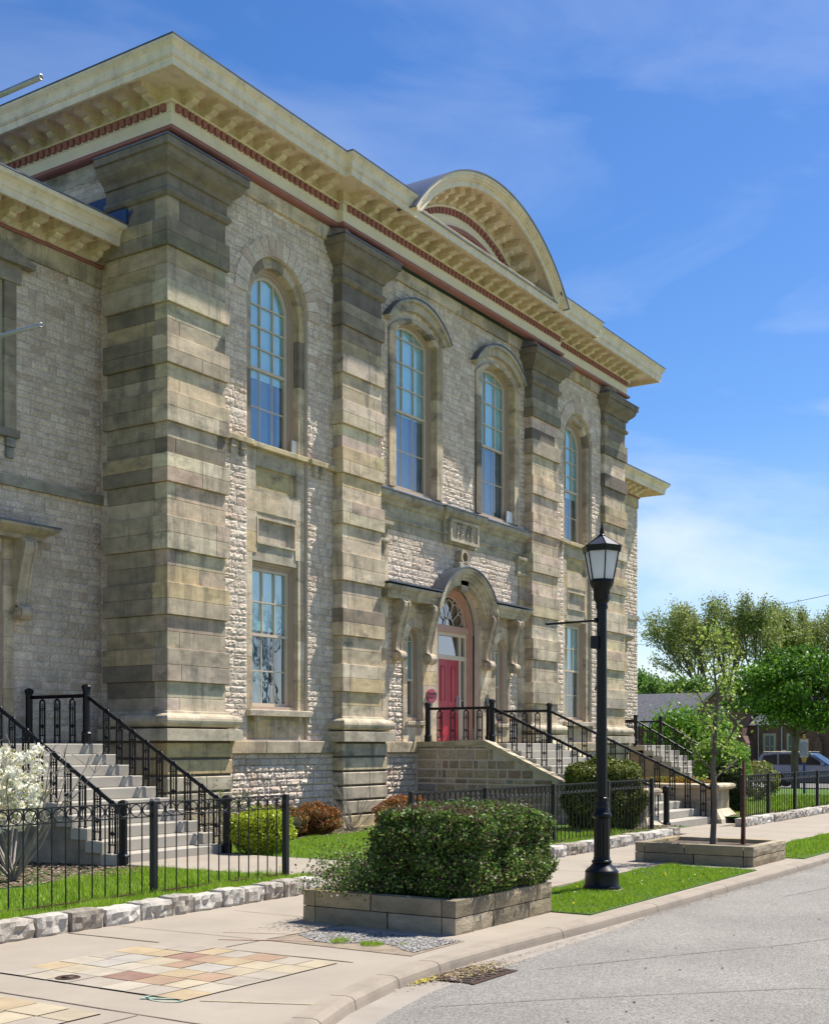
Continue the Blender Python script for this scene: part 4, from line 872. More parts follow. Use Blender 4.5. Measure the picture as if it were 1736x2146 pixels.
# ------------------------------------------------------------------ edging stones
PE = [((.43,.395,.34),4), ((.50,.465,.41),3), ((.36,.32,.265),3), ((.29,.25,.20),1.5)]
def rock(mb, x0, x1, y0, y1, z0, z1, c, amp=.03, nx=6, ny=3, nz=4):
    vs = {}; V = []; F = []; R0 = .012 if amp > .02 else .009
    def vid(i, j, k):
        if (i,j,k) not in vs:
            fx, fy, fz = i/nx, j/ny, k/nz; e = sum((f in (0,1)) for f in (fx,fy,fz))
            r = R0 if e >= 2 else 0
            x = x0+(x1-x0)*fx+(r if fx == 0 else -r if fx == 1 else 0); y = y0+(y1-y0)*fy+(r if fy == 0 else -r if fy == 1 else 0); z = z0+(z1-z0)*fz+(-r if fz == 1 else 0)
            q = amp if e < 2 else amp*.5
            vs[(i,j,k)] = len(V); V.append((x+random.uniform(-q,q)*.4, y+random.uniform(-q,q), z+random.uniform(-q,q)*.35))
        return vs[(i,j,k)]
    for i in range(nx):
        for j in range(ny): F += [(vid(i,j,nz),vid(i+1,j,nz),vid(i+1,j+1,nz),vid(i,j+1,nz))]
        for k in range(nz): F += [(vid(i,0,k),vid(i+1,0,k),vid(i+1,0,k+1),vid(i,0,k+1)),(vid(i,ny,k),vid(i,ny,k+1),vid(i+1,ny,k+1),vid(i+1,ny,k))]
    for j in range(ny):
        for k in range(nz): F += [(vid(0,j,k),vid(0,j,k+1),vid(0,j+1,k+1),vid(0,j+1,k)),(vid(nx,j,k),vid(nx,j+1,k),vid(nx,j+1,k+1),vid(nx,j,k+1))]
    mb.add(V, F, c)
def edging(x0, x1, y0, label, h=.19, L=(.34,.58), dy=0.):
    t = thing('stone_edging', label, 'edging', (x0, y0, 0), 'rough limestone edgings below the fences'); xs = splits(x0, x1, *L)
    for a, b in zip(xs[:-1], xs[1:]):
        mb = MB(); d = random.uniform(-.02,.02)
        rock(mb, a+.008, b-.008, y0+d, y0+.27, -.03, h+random.uniform(-.012,.02), pick(PE), .024, 7, 3, 4); mb.build('edging_stone', M['edging'], t)
edging(6.2, 12.6, 9.56, 'row of big rough pale limestone blocks below the near fence'); edging(15.2, 24.2, 9.2, 'row of rough limestone blocks between the hedge and the entrance steps'); edging(28.0, 44, 9.1, 'row of rough limestone blocks running on beyond the entrance steps', L=(.4,.7))
# ------------------------------------------------------------------ fences
def fence(name_label, x0, x1, y, zb, posts, sp, rings=True, zt=1.21, group='black iron railings along the pavement'):
    t = thing('iron_fence', name_label, 'fence', (x0, y, zb), group); b = zb
    for p in posts:
        mb = MB(); mb.bbox(p-.036, p+.036, y-.036, y+.036, b-.1, zt+.02, .004); mb.build('post', M['fence'], t)
    for z, m, nm, r in ((zt,'fence','top_rail',.011),(zt-.16,'fence','middle_rail',.009),(b+.05,'rust','bottom_rail',.009)):
        mb = MB(); mb.box(x0, x1, y-r, y+r, z-r*.7, z+r*.7); mb.build(nm, M[m], t)
    mb = MB(); mb.tube((0,0,b+.02), (0,0,zt), .009, n=6, caps=False); pk = mb.build('picket', M['fence'], t); src = [pk]; np_ = 0
    mb = MB(); k = 20; R = .066
    mb.path([(R*math.cos(a), 0, R*math.sin(a)) for a in np.linspace(0, 2*PI, k)], .007, 5); rg = mb.build('ring', M['fence'], t); rs = [rg]
    ps = sorted(posts)
    for a, c in zip(ps[:-1], ps[1:]):
        m = max(1, round((c-a)/sp)); 
        for i in range(m):
            if i:
                o = src.pop() if src else pk.copy()
                if o is not pk: COL.objects.link(o)
                o.location = (a+(c-a)*i/m, y, 0)
            if rings:
                o = rs.pop() if rs else rg.copy()
                if o is not rg: COL.objects.link(o)
                o.location = (a+(c-a)*(i+.5)/m, y, zt-.08); o.scale = ((c-a)/m/.155,1,1)
    return t
fence('near black iron fence with a row of rings, in front of the left steps', 5.5, 12.67, 10.22, .14, [5.5,7.87,10.27,12.66], .186)
fence('black iron fence with rings between the leafy hedge and the clipped yew', 14.95, 24.0, 9.75, .14, [14.95,17.1,19.5,21.8,23.98], .155, zt=1.18)
fence('black iron fence beyond the entrance steps on the right', 28.65, 44, 9.4, .12, [28.65,30.7,33.0,35.2,37.4,39.6,41.8,43.9], .155, rings=True, zt=1.17)
# ------------------------------------------------------------------ steps and railings
def stairs(x0, x1, ytop, ybot, ztop, zbot, n, ywall, label):
    t = thing('stone_steps', label, 'steps', ((x0+x1)/2, ybot, zbot), 'flights of concrete steps up to the doors'); tr = (ytop-ybot)/n; ri = (ztop-zbot)/n
    for k in range(n):
        mb = MB(); y0 = ybot+tr*k; mb.bbox(x0, x1, y0-.015, (ywall if k == n-1 else y0+tr+.02), zbot+ri*k-(.15 if k == 0 else .0), zbot+ri*(k+1), .012); 
        if k == 0: pass
        mb.build('step' if k < n-1 else 'landing', M['step'], t)
    mb = MB(); mb.prism([(ybot+.05,-.2),(ytop+.1,-.2),(ywall,-.2),(ywall,ztop-.17),(ytop,ztop-.17),(ybot+.05,zbot+.02)], x0+.05, x1-.05, (.2,.18,.14), 'YZ'); mb.build('stair_base', M['ashlar'], t)
    return t, tr, ri
BAL = []
def baluster_mesh():
    mb = MB(); h = .78; w = .062; r = .018
    for s in (-1,1):
        mb.tube((0,s*w,0), (0,s*w,h-.06), r, n=8)
        for z, rr, hh in ((0,.027,.03),(.13,.024,.02),(.46,.021,.016),(.62,.023,.018)): mb.lathe([(r,z-.001),(rr,z+.003),(rr,z+hh-.003),(r,z+hh)], 0, s*w, 8)
        mb.tube((0,s*w,.025), (0,s*w,.12), .02, .0155, n=8)
    mb.path([(0,w*math.cos(a),h-.06+.06*math.sin(a)) for a in np.linspace(0,PI,9)], r, 7)
    mb.path([(0,w*math.cos(a),.62-.0+.035*math.sin(a)) for a in np.linspace(PI,2*PI,7)], .008, 5)
    mb.path([(0,s*.0+.02*math.cos(a),h-.10+.03*math.sin(a)) for s in (0,) for a in np.linspace(0,2*PI,9)], .006, 5)
    mb.tube((0,0,.13), (0,0,h-.11), .009, n=5); mb.tube((0,-w,.13),(0,w,.13),.010,n=5); mb.tube((0,-w,.62),(0,w,.62),.011,n=5)
    mb.path([(0,0,.265),(0,.032,.3),(0,0,.335),(0,-.032,.3),(0,0,.265)], .013, 5)
    for s in (-1,1): mb.tube((0,s*.032,.3),(0,s*(w+.016),.3),.007,n=5)
    me = mb.build('baluster', M['iron']); d = me.data; bpy.data.objects.remove(me); return d
BAM = baluster_mesh()
def post_mb(x, y, z, h=1.08):
    mb = MB(); r = .066
    mb.lathe([(r+.022,z-.05),(r+.022,z+.16),(r+.03,z+.17),(r+.03,z+.185),(r+.008,z+.21),(r,z+.24),(r,z+h-.12),(r+.006,z+h-.11),(r+.006,z+h-.09),(r+.022,z+h-.07),(r+.022,z+h-.045),(r+.004,z+h-.02),(.03,z+h),(.0,z+h+.004)], x, y, 8, smooth=False, rot=PI/8)
    return mb
def railing(label, x, segs, posts, unit_pos, group='black cast iron stair railings'):
    """posts: (y, z, h); segs: handrail polylines of (y, z); unit_pos: (y, z)"""
    t = thing('iron_railing', label, 'railing', (x, posts[0][0], posts[0][1]), group)
    for y, z, h in posts: post_mb(x, y, z, h).build('post', M['iron'], t)
    for sg in segs:
        mb = MB(); mb.path([(x, y, z) for y, z in sg], .026, 8); mb.path([(x, y, z-.03) for y, z in sg], .016, 4); mb.build('handrail', M['iron'], t)
    for y, z in unit_pos:
        o = bpy.data.objects.new('baluster', BAM); COL.objects.link(o); o.parent = t; o.matrix_parent_inverse = Matrix.Translation(-t.location); o.location = (x, y, z)
def flight(x0, x1, ytop, ybot, ztop, zbot, n, ywall, label, rl, rr, wallposts=True, xr=(.08,.08)):
    t, tr, ri = stairs(x0, x1, ytop, ybot, ztop, zbot, n, ywall, label); off_ = .84; sl = ri/tr
    for x, lab in ((x0+xr[0], rl), (x1-xr[1], rr)):
        yp = ytop+.02; yb = ybot-.06; zr = ztop+.86
        units = [(ybot+tr*(k+.5), zbot+ri*(k+1)) for k in range(n-1)]; m = max(1, int((ywall-.45-yp)/.3)); 
        units += [(yp+.08+(ywall-.2-yp-.08)*(q+.7)/(m+.4)-.0, ztop+.02) for q in range(m)]
        railing(lab, x, [[(yb, zr-(yp-yb)*sl), (yp, zr)], [(yp, zr+.0), (ywall-.1, zr+.0)]], [(yp, ztop, 1.06), (yb, zbot-.02, zr-(yp-yb)*sl-zbot+.19), (ywall-.12, ztop, 1.02)], units)
flight(12.85, 15.28, 16.75, 13.55, 1.90, .08, 10, 18.4, 'flight of grey concrete steps up to the left wing door', 'black railing on the left side of the left wing steps', 'black railing on the right side of the left wing steps')
flight(39.72, 42.15, 16.75, 13.55, 1.90, .08, 10, 18.4, 'flight of concrete steps to the far right wing', 'nearer black railing on the far right wing steps', 'farther black railing on the far right wing steps')
flight(25.72, 28.9, 14.5, 10.2, 1.93, 0, 11, 16.45, 'wide central steps up to the red door', 'black railing along the nearer rubble side of the central steps', 'black railing on the farther side of the central steps', xr=(.06,.1))
# side walls of the central steps
PALW = [((.29,.24,.175),4), ((.24,.195,.145),2), ((.34,.28,.19),2), ((.23,.22,.20),1.3), ((.36,.30,.235),2), ((.26,.18,.14),.8)]
def cheek(x0, x1, label, face):
    t = thing('rubble_stair_wall', label, 'wall', ((x0+x1)/2, 13, 0), 'rubble walls flanking the central steps'); ol = [(16.5,-.2),(16.5,1.84),(14.56,1.90),(11.3,.42),(11.3,-.2)]
    mb = MB(); mb.prism(ol, x0, x1, (1,1,1), 'YZ'); mb.build('wall_core', M['mortar'], t)
    mb = MB(); z = 0
    while z < 1.86:
        h = random.choice([.09,.13,.17,.22,.26]); ymin = 11.3 if z+h < .42 else 14.56-(1.90-(z+h))/.454
        ymin = max(11.3, min(ymin, 14.6)); 
        if z+h > 1.86: h = 1.86-z; ymin = max(ymin, 14.5)
        if h < .05: break
        rubble(mb, ymin, 16.46, z, z+h, x0 if face < 0 else x1, axis='Y', sgn=face, course=(h, h), length=(.12,.55), relief=.03, pal=PALW, gap=.019); z += h
    mb.build('rubble_stones', M['rubble'], t)
    mb = MB(); cp_ = [(16.5,1.84),(16.5,1.96),(14.57,2.02),(12.4,1.03),(11.25,.50),(11.25,.39),(14.57,1.90)]
    mb.prism(cp_, x0-.07, x1+.07, (.36,.33,.24), 'YZ'); mb.build('coping', M['ashlar'], t)
cheek(25.5, 25.74, 'dark multicoloured rubble wall with sloping stone coping, nearer side of the central steps', -1); cheek(28.88, 29.12, 'rubble wall with sloping coping on the farther side of the central steps', -1)
def boxplanter(x0, x1, y0, y1, label):
    t = thing('stone_pedestal_planter', label, 'planter', ((x0+x1)/2, (y0+y1)/2, 0), 'stone planters ending the central stair walls')
    mb = MB(); mb.box(x0+.03, x1-.03, y0+.03, y1-.03, -.1, .9, (.3,.27,.2)); blocks(mb, x0, x1, .3, .8, y0, .1, course=.25, length=(.4,.8)); blocks(mb, y0+.11, y1, .0, .8, x0, .05, axis='Y', course=.27, length=(.4,.8))
    mb.sweep([(x0,y1),(x0,y0),(x1,y0),(x1,y1)], [(0,0),(.22,0),(.2,.1),(.08,.24),(.02,.32),(0,.33)], (.42,.38,.3)); mb.build('planter_body', M['ashlar'], t)
    mb = MB(); mb.sweep([(x0,y0),(x1,y0),(x1,y1),(x0,y1)], [(-.1,.80),(.06,.80),(.12,.83),(.13,.87),(.12,.92),(.05,.95),(-.1,.95)], (.45,.39,.28), closed=True); mb.build('planter_rim', M['ashlar'], t)
    mb = MB(); mb.box(x0+.08, x1-.08, y0+.08, y1-.08, .86, .905); mb.build('planter_soil', M['dirt'], t)
boxplanter(24.95, 25.5, 10.3, 11.4, 'low buff stone planter with flared foot, left of the central steps'); boxplanter(29.15, 30.1, 10.2, 12.5, 'long pale stone planter of orange plants, right of the central steps')
# ------------------------------------------------------------------ kerbside planters
PALP = [((.25,.215,.15),3), ((.30,.265,.20),3), ((.33,.27,.165),1.5), ((.19,.165,.12),2)]
def planter(x0, x1, y0, y1, h, label, pal=PALP):
    t = thing('stone_planter', label, 'planter', ((x0+x1)/2, (y0+y1)/2, 0), 'low sandstone planters by the kerb')
    mb = MB(); k = h/2
    for c in range(2):
        a, b = c*k, (c+1)*k; o = -.015*c
        for ya, yb in ((y0, y0+.17), (y1-.17, y1)):
            us = splits(x0, x1, .6, 1.15)
            for p, q in zip(us[:-1], us[1:]): rock(mb, p+.001, q-.001, ya, yb, a+.0-(.05 if c == 0 else 0), b-.001, pick(pal), .008, 6, 2, 3)
        for xa, xb in ((x0, x0+.17), (x1-.17, x1)):
            us = splits(y0+.165, y1-.165, .6, 1.1)
            for p, q in zip(us[:-1], us[1:]): rock(mb, xa, xb, p+.001, q-.001, a+.0-(.05 if c == 0 else 0), b-.001, pick(pal), .008, 2, 6, 3)
    mb.build('planter_wall', M['plstone'], t); mb = MB(); mb.box(x0+.1, x1-.1, y0+.1, y1-.1, 0, h-.07); mb.build('planter_soil', M['dirt'], t); return t
planter(10.36, 12.46, 6.24, 8.14, .345, 'sandstone planter filled by the dense clipped hedge'); planter(18.7, 20.4, 5.95, 7.9, .32, 'nearly empty sandstone planter holding the young tree')
# ------------------------------------------------------------------ foliage
def shell(n, c, r, inner=.55, bottom=-.9):
    p = RNG.normal(size=(int(n*1.6),3)); p /= np.linalg.norm(p, axis=1)[:,None]; p = p[p[:,2] > bottom][:n]; k = RNG.uniform(inner, 1, len(p))**.6
    lump = 1+.10*np.sin(p[:,0]*7+c[0])*np.sin(p[:,1]*6+c[1])+.06*np.sin(p[:,2]*9+c[0]*3)
    return np.array(c)+p*np.array(r)*(k*lump)[:,None]
def twigs(mb, c, n, h, r, rad=.008, nseg=4, up=.8, col=(1,1,1)):
    for _ in range(n):
        a = random.uniform(0, 2*PI); p = Vector((c[0]+random.uniform(-.08,.08), c[1]+random.uniform(-.08,.08), c[2])); d = Vector((math.cos(a)*r, math.sin(a)*r, up)); pts = [p.copy()]
        L = h*random.uniform(.6,1.05)/nseg
        for _ in range(nseg): d = (d.normalized()+Vector([random.uniform(-.3,.3) for _ in range(3)])*.8); pts.append(pts[-1]+d.normalized()*L)
        mb.path(pts, [rad*(1-.7*i/nseg) for i in range(nseg+1)], 5, col)
G_HEDGE = [((.085,.16,.025),4), ((.16,.27,.045),3), ((.055,.10,.02),3), ((.13,.07,.055),2.5), ((.32,.42,.10),1.3)]
t = thing('hedge', 'dense dark green clipped hedge with reddish new leaves in the near planter', 'hedge', (11.4, 6.95, .3))
n = 52000; P = RNG.uniform(-1, 1, (n,3)); ax = RNG.integers(0, 3, n); k = RNG.random(n) < .93; s = np.sign(P[np.arange(n), ax]); P[np.arange(n)[k], ax[k]] = (s*RNG.uniform(.84, 1.0, n))[k]
L4 = (np.abs(P)**4.4).sum(1)**(1/4.4); P *= (np.abs(P).max(1)/L4)[:,None]**.9*1.06; P += .07*np.sin(P[:,[1,2,0]]*5.3+1)+.05*np.sin(P[:,[2,0,1]]*11)+RNG.normal(0,.03,P.shape)
hc, hr = np.array([11.56, 6.84, .73]), np.array([1.0, .60, .46]); quads('foliage', 'leaf', hc+P*hr, .029, G_HEDGE, t, aspect=1.3)
n = 9000; q = RNG.normal(size=(n,3))*np.array([.28,.30,.14])+np.array([10.8,7.6,.46]); q = q[(q[:,2] > .3)&(q[:,1] < 8.2)]; quads('low_sprays', 'leaf', q, .024, G_HEDGE+[((.35,.36,.28),1)], t, aspect=1.3)
n = 2600; q = np.c_[RNG.uniform(10.7,12.35,n), RNG.uniform(6.35,7.35,n), 1.16+np.abs(RNG.normal(0,.035,n))]; quads('new_shoots', 'leaf', q, .022, [((.13,.06,.05),3),((.17,.09,.06),2),((.12,.19,.04),2)], t, aspect=1.8)
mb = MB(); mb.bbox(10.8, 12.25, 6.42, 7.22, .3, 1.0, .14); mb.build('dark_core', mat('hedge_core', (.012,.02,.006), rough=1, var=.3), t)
mb = MB(); twigs(mb, (10.8,7.5,.28), 22, .5, 1.0, .006); mb.build('twigs', M['bark'], t)
def bush(name, label, cat, c, r, n, size, pal, core=(.015,.02,.008), inner=.6, stems=0, aspect=1.5, group=None):
    t = thing(name, label, cat, (c[0], c[1], c[2]-r[2]), group); quads('foliage', 'leaf', shell(n, c, r, inner), size, pal, t, aspect=aspect)
    if core:
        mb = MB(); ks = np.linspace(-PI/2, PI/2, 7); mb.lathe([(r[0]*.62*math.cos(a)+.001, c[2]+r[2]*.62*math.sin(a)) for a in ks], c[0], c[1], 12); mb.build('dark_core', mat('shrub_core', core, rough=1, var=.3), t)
    if stems: mb = MB(); twigs(mb, (c[0], c[1], c[2]-r[2]), stems, r[2]*1.5, .9, .012); mb.build('stems', M['bark'], t)
    return t
def at(xD, t, z=0): u = (xD-868)/2593; vx, vy = math.cos(AZ), math.sin(AZ); return (t*(vx+vy*u), t*(vy-vx*u), z)
bush('golden_shrub', 'rounded bright yellow green shrub right of the left wing steps', 'shrub', (15.65, 13.15, .47), (.56,.54,.42), 7500, .036, [((.38,.44,.03),4),((.50,.55,.05),3),((.25,.33,.02),2)], stems=8)
BR = [((.30,.11,.03),4), ((.42,.19,.06),3), ((.20,.08,.03),3), ((.10,.14,.02),1.6)]
bush('browned_shrub', 'browned conifer shrub left of the bare twig bush under the first big window', 'shrub', (20.1, 15.45, .36), (.62,.45,.36), 8500, .032, BR, stems=10, group='browned low conifers along the wall')
bush('browned_shrub', 'half green, half brown conifer shrub between the golden shrub and the browned one', 'shrub', (18.75, 15.4, .36), (.85,.45,.35), 9000, .032, BR+[((.05,.10,.015),5)], stems=8, group='browned low conifers along the wall')
bush('browned_shrub', 'orange brown conifer shrub right of the second banded pilaster', 'shrub', (23.0, 15.2, .40), (.95,.48,.36), 11000, .032, BR+[((.50,.24,.08),2)], stems=12, group='browned low conifers along the wall')
bush('clipped_yew', 'large dark domed yew ball behind the fence, partly hidden by the street lamp', 'shrub', (23.85, 10.75, .82), (.98,.85,.86), 30000, .04, [((.10,.13,.02),4),((.18,.21,.03),3),((.05,.075,.012),3),((.28,.29,.05),1.5)], inner=.8, stems=8)
bush('clipped_yew', 'very dark yew bush beside the start of the farther fence', 'shrub', at(1518,32.5,.68), (.55,.55,.74), 13000, .045, [((.03,.05,.012),4),((.05,.075,.015),3)], inner=.8)
bush('lime_shrub', 'bright lime green shrub behind the very dark yew', 'shrub', at(1510,38,1.35), (.85,.85,.92), 9000, .06, [((.22,.38,.05),4),((.30,.46,.08),3),((.12,.24,.03),2)], core=(.04,.08,.01), stems=8)
bush('weeping_shrub', 'loose yellowish green shrub beyond the fence in front of the parked car', 'shrub', at(1588,40,.75), (.75,.7,.62), 2600, .06, [((.22,.26,.06),3),((.28,.22,.06),2),((.14,.2,.04),2)], core=None, stems=26)
bush('bedding_plants', 'low orange and green plants in the long stone planter by the steps', 'plants', (29.6, 11.4, .98), (.42,1.0,.13), 5000, .035, [((.45,.14,.03),3),((.12,.22,.03),4),((.30,.25,.05),2)], core=None, inner=.2)
def barebush(label, c, h, n, m='palebark', green=0, r=.5):
    t = thing('bare_bush', label, 'bush', c, 'leafless bushes by the wall'); mb = MB(); twigs(mb, c, n, h, r, .009, 5); mb.build('stems', M[m], t)
    if green: quads('foliage', 'leaf', np.array(c)+np.array([0,0,h*.45])+RNG.normal(size=(green,3))*[.25,.2,.2], .03, [((.16,.26,.05),1),((.24,.3,.08),1)], t)
barebush('leafless grey twig bush against the second banded pilaster', (21.55,15.6,.03), 1.25, 26); barebush('leafless pale twig bush with a few green leaves beside the corner pilaster', (17.35,15.35,.05), 1.7, 34, green=300, r=.8)
# white flowering bush
t = thing('magnolia_bush', 'white flowering bush with pale stems at the left edge behind the fence', 'bush', (10.72,13.2,.1)); mb = MB(); tips = []
for q in range(15):
    a = random.uniform(0,2*PI); pts = [Vector((10.72,13.2,.08))]; d = Vector((math.cos(a)*.75, math.sin(a)*.6, 1.0))
    for k in range(6): d = d.normalized()+Vector([random.uniform(-.3,.3),random.uniform(-.3,.3),random.uniform(-.1,.35)]); pts.append(pts[-1]+d.normalized()*.30)
    mb.path(pts, [.022-.003*k for k in range(7)], 6)
    for b in range(8):
        p = pts[random.randint(3,6)]; e = p+Vector([random.uniform(-.3,.3),random.uniform(-.3,.3),random.uniform(-.08,.25)]); mb.path([p, (p+e)/2+Vector((0,0,.04)), e], [.007,.005,.003], 4); tips.append(e)
mb.build('stems', M['palebark'], t)
tp = np.array([tuple(p) for p in tips]); tp = tp[(tp[:,2] > .8)&(tp[:,0] < 11.55)]
for cx_, cy_ in ((10.2,13.3),(9.8,13.5),(10.7,13.0)): tp = np.concatenate([tp, RNG.normal(size=(34,3))*[.42,.36,.34]+[cx_,cy_,1.42]])
tp = tp[(tp[:,2] < 1.82)&(tp[:,2] > .82)&(tp[:,0]/tp[:,1] < .845)]
fl = np.repeat(tp, 46, 0)+RNG.normal(size=(len(tp)*46,3))*.038; quads('blossom', 'leaf', fl, .046, [((.88,.86,.76),6),((.80,.78,.62),2)], t, aspect=1.4)
lf_ = np.repeat(tp, 10, 0)+RNG.normal(size=(len(tp)*10,3))*.06; quads('foliage', 'leaf', lf_, .03, [((.40,.33,.06),2),((.26,.28,.05),2)], t)
# ------------------------------------------------------------------ trees
def grow(mb, p, d, L, r, depth, out, spread=.6, up=.15, kids=(2,4), mind=.35):
    n = 4; pts = [p.copy()]
    for k in range(n): d = (d+Vector([random.uniform(-1,1) for _ in range(3)])*.14+Vector((0,0,up*.25))).normalized(); pts.append(pts[-1]+d*L/n)
    mb.path(pts, [r*(1-.45*k/n) for k in range(n+1)], 6 if r > .03 else 4)
    if depth == 0: out += pts[1:]; return
    for _ in range(random.randint(*kids)):
        q = pts[random.randint(2, n)]; e = (d+Vector([random.uniform(-1,1),random.uniform(-1,1),random.uniform(-.6,1)])*spread).normalized()
        grow(mb, q, e, L*random.uniform(.6,.82), r*.55, depth-1, out, spread, up, kids)
    grow(mb, pts[-1], d, L*.72, r*.55, depth-1, out, spread, up, kids)
def tree(name, label, cat, base, h0, L, r, depth, nleaf, lsize, pal, spread=.6, up=.15, kids=(2,3), lean=(0,0,1), jit=.3, limbs=None, m='bark', group=None, squash=None, keepn=None):
    t = thing(name, label, cat, base, group); mb = MB(); out = []; b = Vector(base); top = b+Vector(lean).normalized()*h0
    mid = (b+top)/2+Vector([random.uniform(-.03,.03)*h0, random.uniform(-.03,.03)*h0, 0]); mb.path([b-Vector((0,0,.1)), b+Vector((0,0,.15)), mid, top], [r*1.35, r*1.1, r, r*.88], 10)
    for k in range(limbs or 4):
        a = 2*PI*k/(limbs or 4)+random.uniform(-.4,.4); grow(mb, top if k % 2 else (mid+top)/2 if limbs and h0 > 2 else top, Vector((math.cos(a)*spread, math.sin(a)*spread, .8)), L, r*.6, depth, out, spread, up, kids)
    mb.build('trunk', M[m], t); P = np.array([tuple(p) for p in out]); P = P[RNG.integers(0, len(P), nleaf)]+RNG.normal(size=(nleaf,3))*jit
    quads('crown', 'leaf', P, lsize, pal, t, aspect=1.5); return t, np.array([tuple(p) for p in out])
random.seed(3)
t = thing('young_tree', 'thin young street tree with sparse yellow green leaves in the stone planter', 'tree', (19.75,6.93,.26)); mb = MB(); out = []
LD = [Vector(p) for p in ((19.72,6.96,.2),(19.74,6.93,.9),(19.70,6.95,1.5),(19.74,6.92,2.1),(19.78,6.9,2.7),(19.74,6.95,3.2),(19.8,6.9,3.62))]; mb.path(LD, [.055,.045,.041,.034,.024,.014,.006], 8)
for k in range(15):
    q = .27+.05*k+random.uniform(-.01,.01); i = min(5, int(q*6)); p = LD[i].lerp(LD[i+1], q*6-i); a = k*2.4; d = Vector((math.cos(a), math.sin(a), .55+.5*q)); L = (1-q)*.62+.16
    pts = [p]; 
    for _ in range(5): d = (d.normalized()+Vector([random.uniform(-.3,.3),random.uniform(-.3,.3),random.uniform(-.1,.3)])); pts.append(pts[-1]+d.normalized()*L/4)
    mb.path(pts, [.02*(1-q)+.006-.001*j for j in range(6)], 5); out += pts[2:]
    for _ in range(4):
        p2 = pts[random.randint(2,5)]; e = p2+Vector([random.uniform(-.3,.3),random.uniform(-.3,.3),random.uniform(-.02,.3)]); mb.path([p2,(p2+e)/2+Vector((0,0,.02)),e], [.006,.005,.003], 4); out += [e, (p2+e)/2]
out += LD[5:]
mb.build('trunk', M['bark'], t); P = np.array([tuple(p) for p in out]); m = 1150; P = P[RNG.integers(0, len(P), m)]+RNG.normal(size=(m,3))*.07
quads('crown', 'leaf', P, .042, [((.30,.42,.06),3),((.42,.50,.12),2),((.22,.32,.05),1)], t, aspect=1.5)
mb = MB(); mb.tube((19.98,6.56,.2),(19.9,6.5,1.62),.016,n=6); mb.box(19.88,19.94,6.48,6.52,.2,1.6); tag(mb.build('tree_stake', M['rust']), 'rusty iron stake leaning in the planter beside the young tree', 'stake')
tree('small_maple', 'small bright green maple behind the far right wing steps', 'tree', (48.2,18.0,-.2), 1.5, .78, .10, 3, 8000, .11, [((.10,.24,.02),4),((.17,.34,.03),3),((.06,.14,.015),2)], spread=.9, kids=(2,3), jit=.28, limbs=5)
# globe maple: clumped crown
t = thing('globe_maple', 'dense dark green round maple on the lawn before the church', 'tree', (58.4,16.6,0)); mb = MB(); out = []
mb.path([(58.4,16.6,-.3),(58.4,16.6,.2),(58.37,16.65,1.3),(58.45,16.55,2.6)], [.25,.19,.17,.16], 10)
for k in range(9): a = 2*PI*k/9; grow(mb, Vector((58.43,16.58,random.uniform(2.2,2.8))), Vector((math.cos(a),math.sin(a),.75)), 1.25, .08, 2, out, .7, .15, (2,3))
mb.build('trunk', M['bark'], t); cl = []
for k in range(95):
    p = RNG.normal(size=3); p /= np.linalg.norm(p); q = np.array([58.4,16.6,4.5])+p*np.array([2.9,2.9,1.65])*RNG.uniform(.3,1.2)**.6
    m = int(RNG.integers(90,420)); cl.append(q+RNG.normal(size=(m,3))*[.36,.36,.17])
P = np.concatenate(cl); P = P[P[:,2] > 2.45]; quads('crown', 'leaf', P, .13, [((.07,.17,.015),4),((.12,.26,.02),3),((.20,.36,.03),1.5),((.035,.09,.01),2)], t, aspect=1.3)
def bigtree(label, base, H, R, n, pal, lean=0, ls=.42, depth=4, trunks=4, r=.45, group='tall trees beyond the church', jit=.45, spread=.5):
    t = thing('tall_tree', label, 'tree', base, group); mb = MB(); out = []; b = Vector(base)
    for k in range(trunks):
        a = 2*PI*k/trunks+random.uniform(-.3,.3); d = Vector((math.cos(a)*R/H*.75, math.sin(a)*R/H*.75+lean, 1)).normalized(); p = b+Vector((math.cos(a)*.5, math.sin(a)*.5, -.3)); q = p+d*H*.26
        mb.path([p, (p+q)/2, q], [r, r*.85, r*.75], 8); grow(mb, q, d, H*.24, r*.6, depth, out, spread, .25, (2,3))
    mb.build('trunk', M['bark'], t); P = np.array([tuple(p) for p in out]); P = P[RNG.integers(0, len(P), n)]+RNG.normal(size=(n,3))*jit; quads('crown', 'leaf', P, ls, pal, t, aspect=1.4)
SP = [((.27,.33,.08),4), ((.37,.42,.12),3), ((.20,.25,.06),3), ((.27,.22,.08),.7)]
def at(xD, t, z=0): u = (xD-868)/2593; vx, vy = math.cos(AZ), math.sin(AZ); return (t*(vx+vy*u), t*(vy-vx*u), z)
random.seed(11)
bigtree('tall spreading olive green spring tree with many fine branches left of the other tall one', at(1530,146,-.5), 21.5, 11, 34000, SP, ls=.19, lean=.0, depth=4, trunks=7, jit=.36, spread=.66)
bigtree('tall olive green spring tree at the right edge beyond the church', at(1700,155,-.5), 21.5, 10, 30000, SP, ls=.19, depth=4, trunks=6, jit=.36, spread=.66)
bigtree('mid green tree beyond the church roof next to the stone building', at(1385,132,-.5), 11.5, 5.5, 15000, [((.14,.26,.04),4),((.21,.34,.06),3),((.08,.15,.02),2)], ls=.26, depth=3)
bigtree('dark green tree behind the church gable', at(1660,132,-.5), 9.5, 6, 12000, [((.08,.17,.03),4),((.13,.23,.04),3)], ls=.28, depth=3, trunks=3)
bigtree('dull green tree filling the gap above the low church roof', at(1470,136,-.5), 9.5, 6, 9000, [((.16,.21,.06),4),((.22,.26,.08),3)], ls=.26, depth=3, trunks=3)
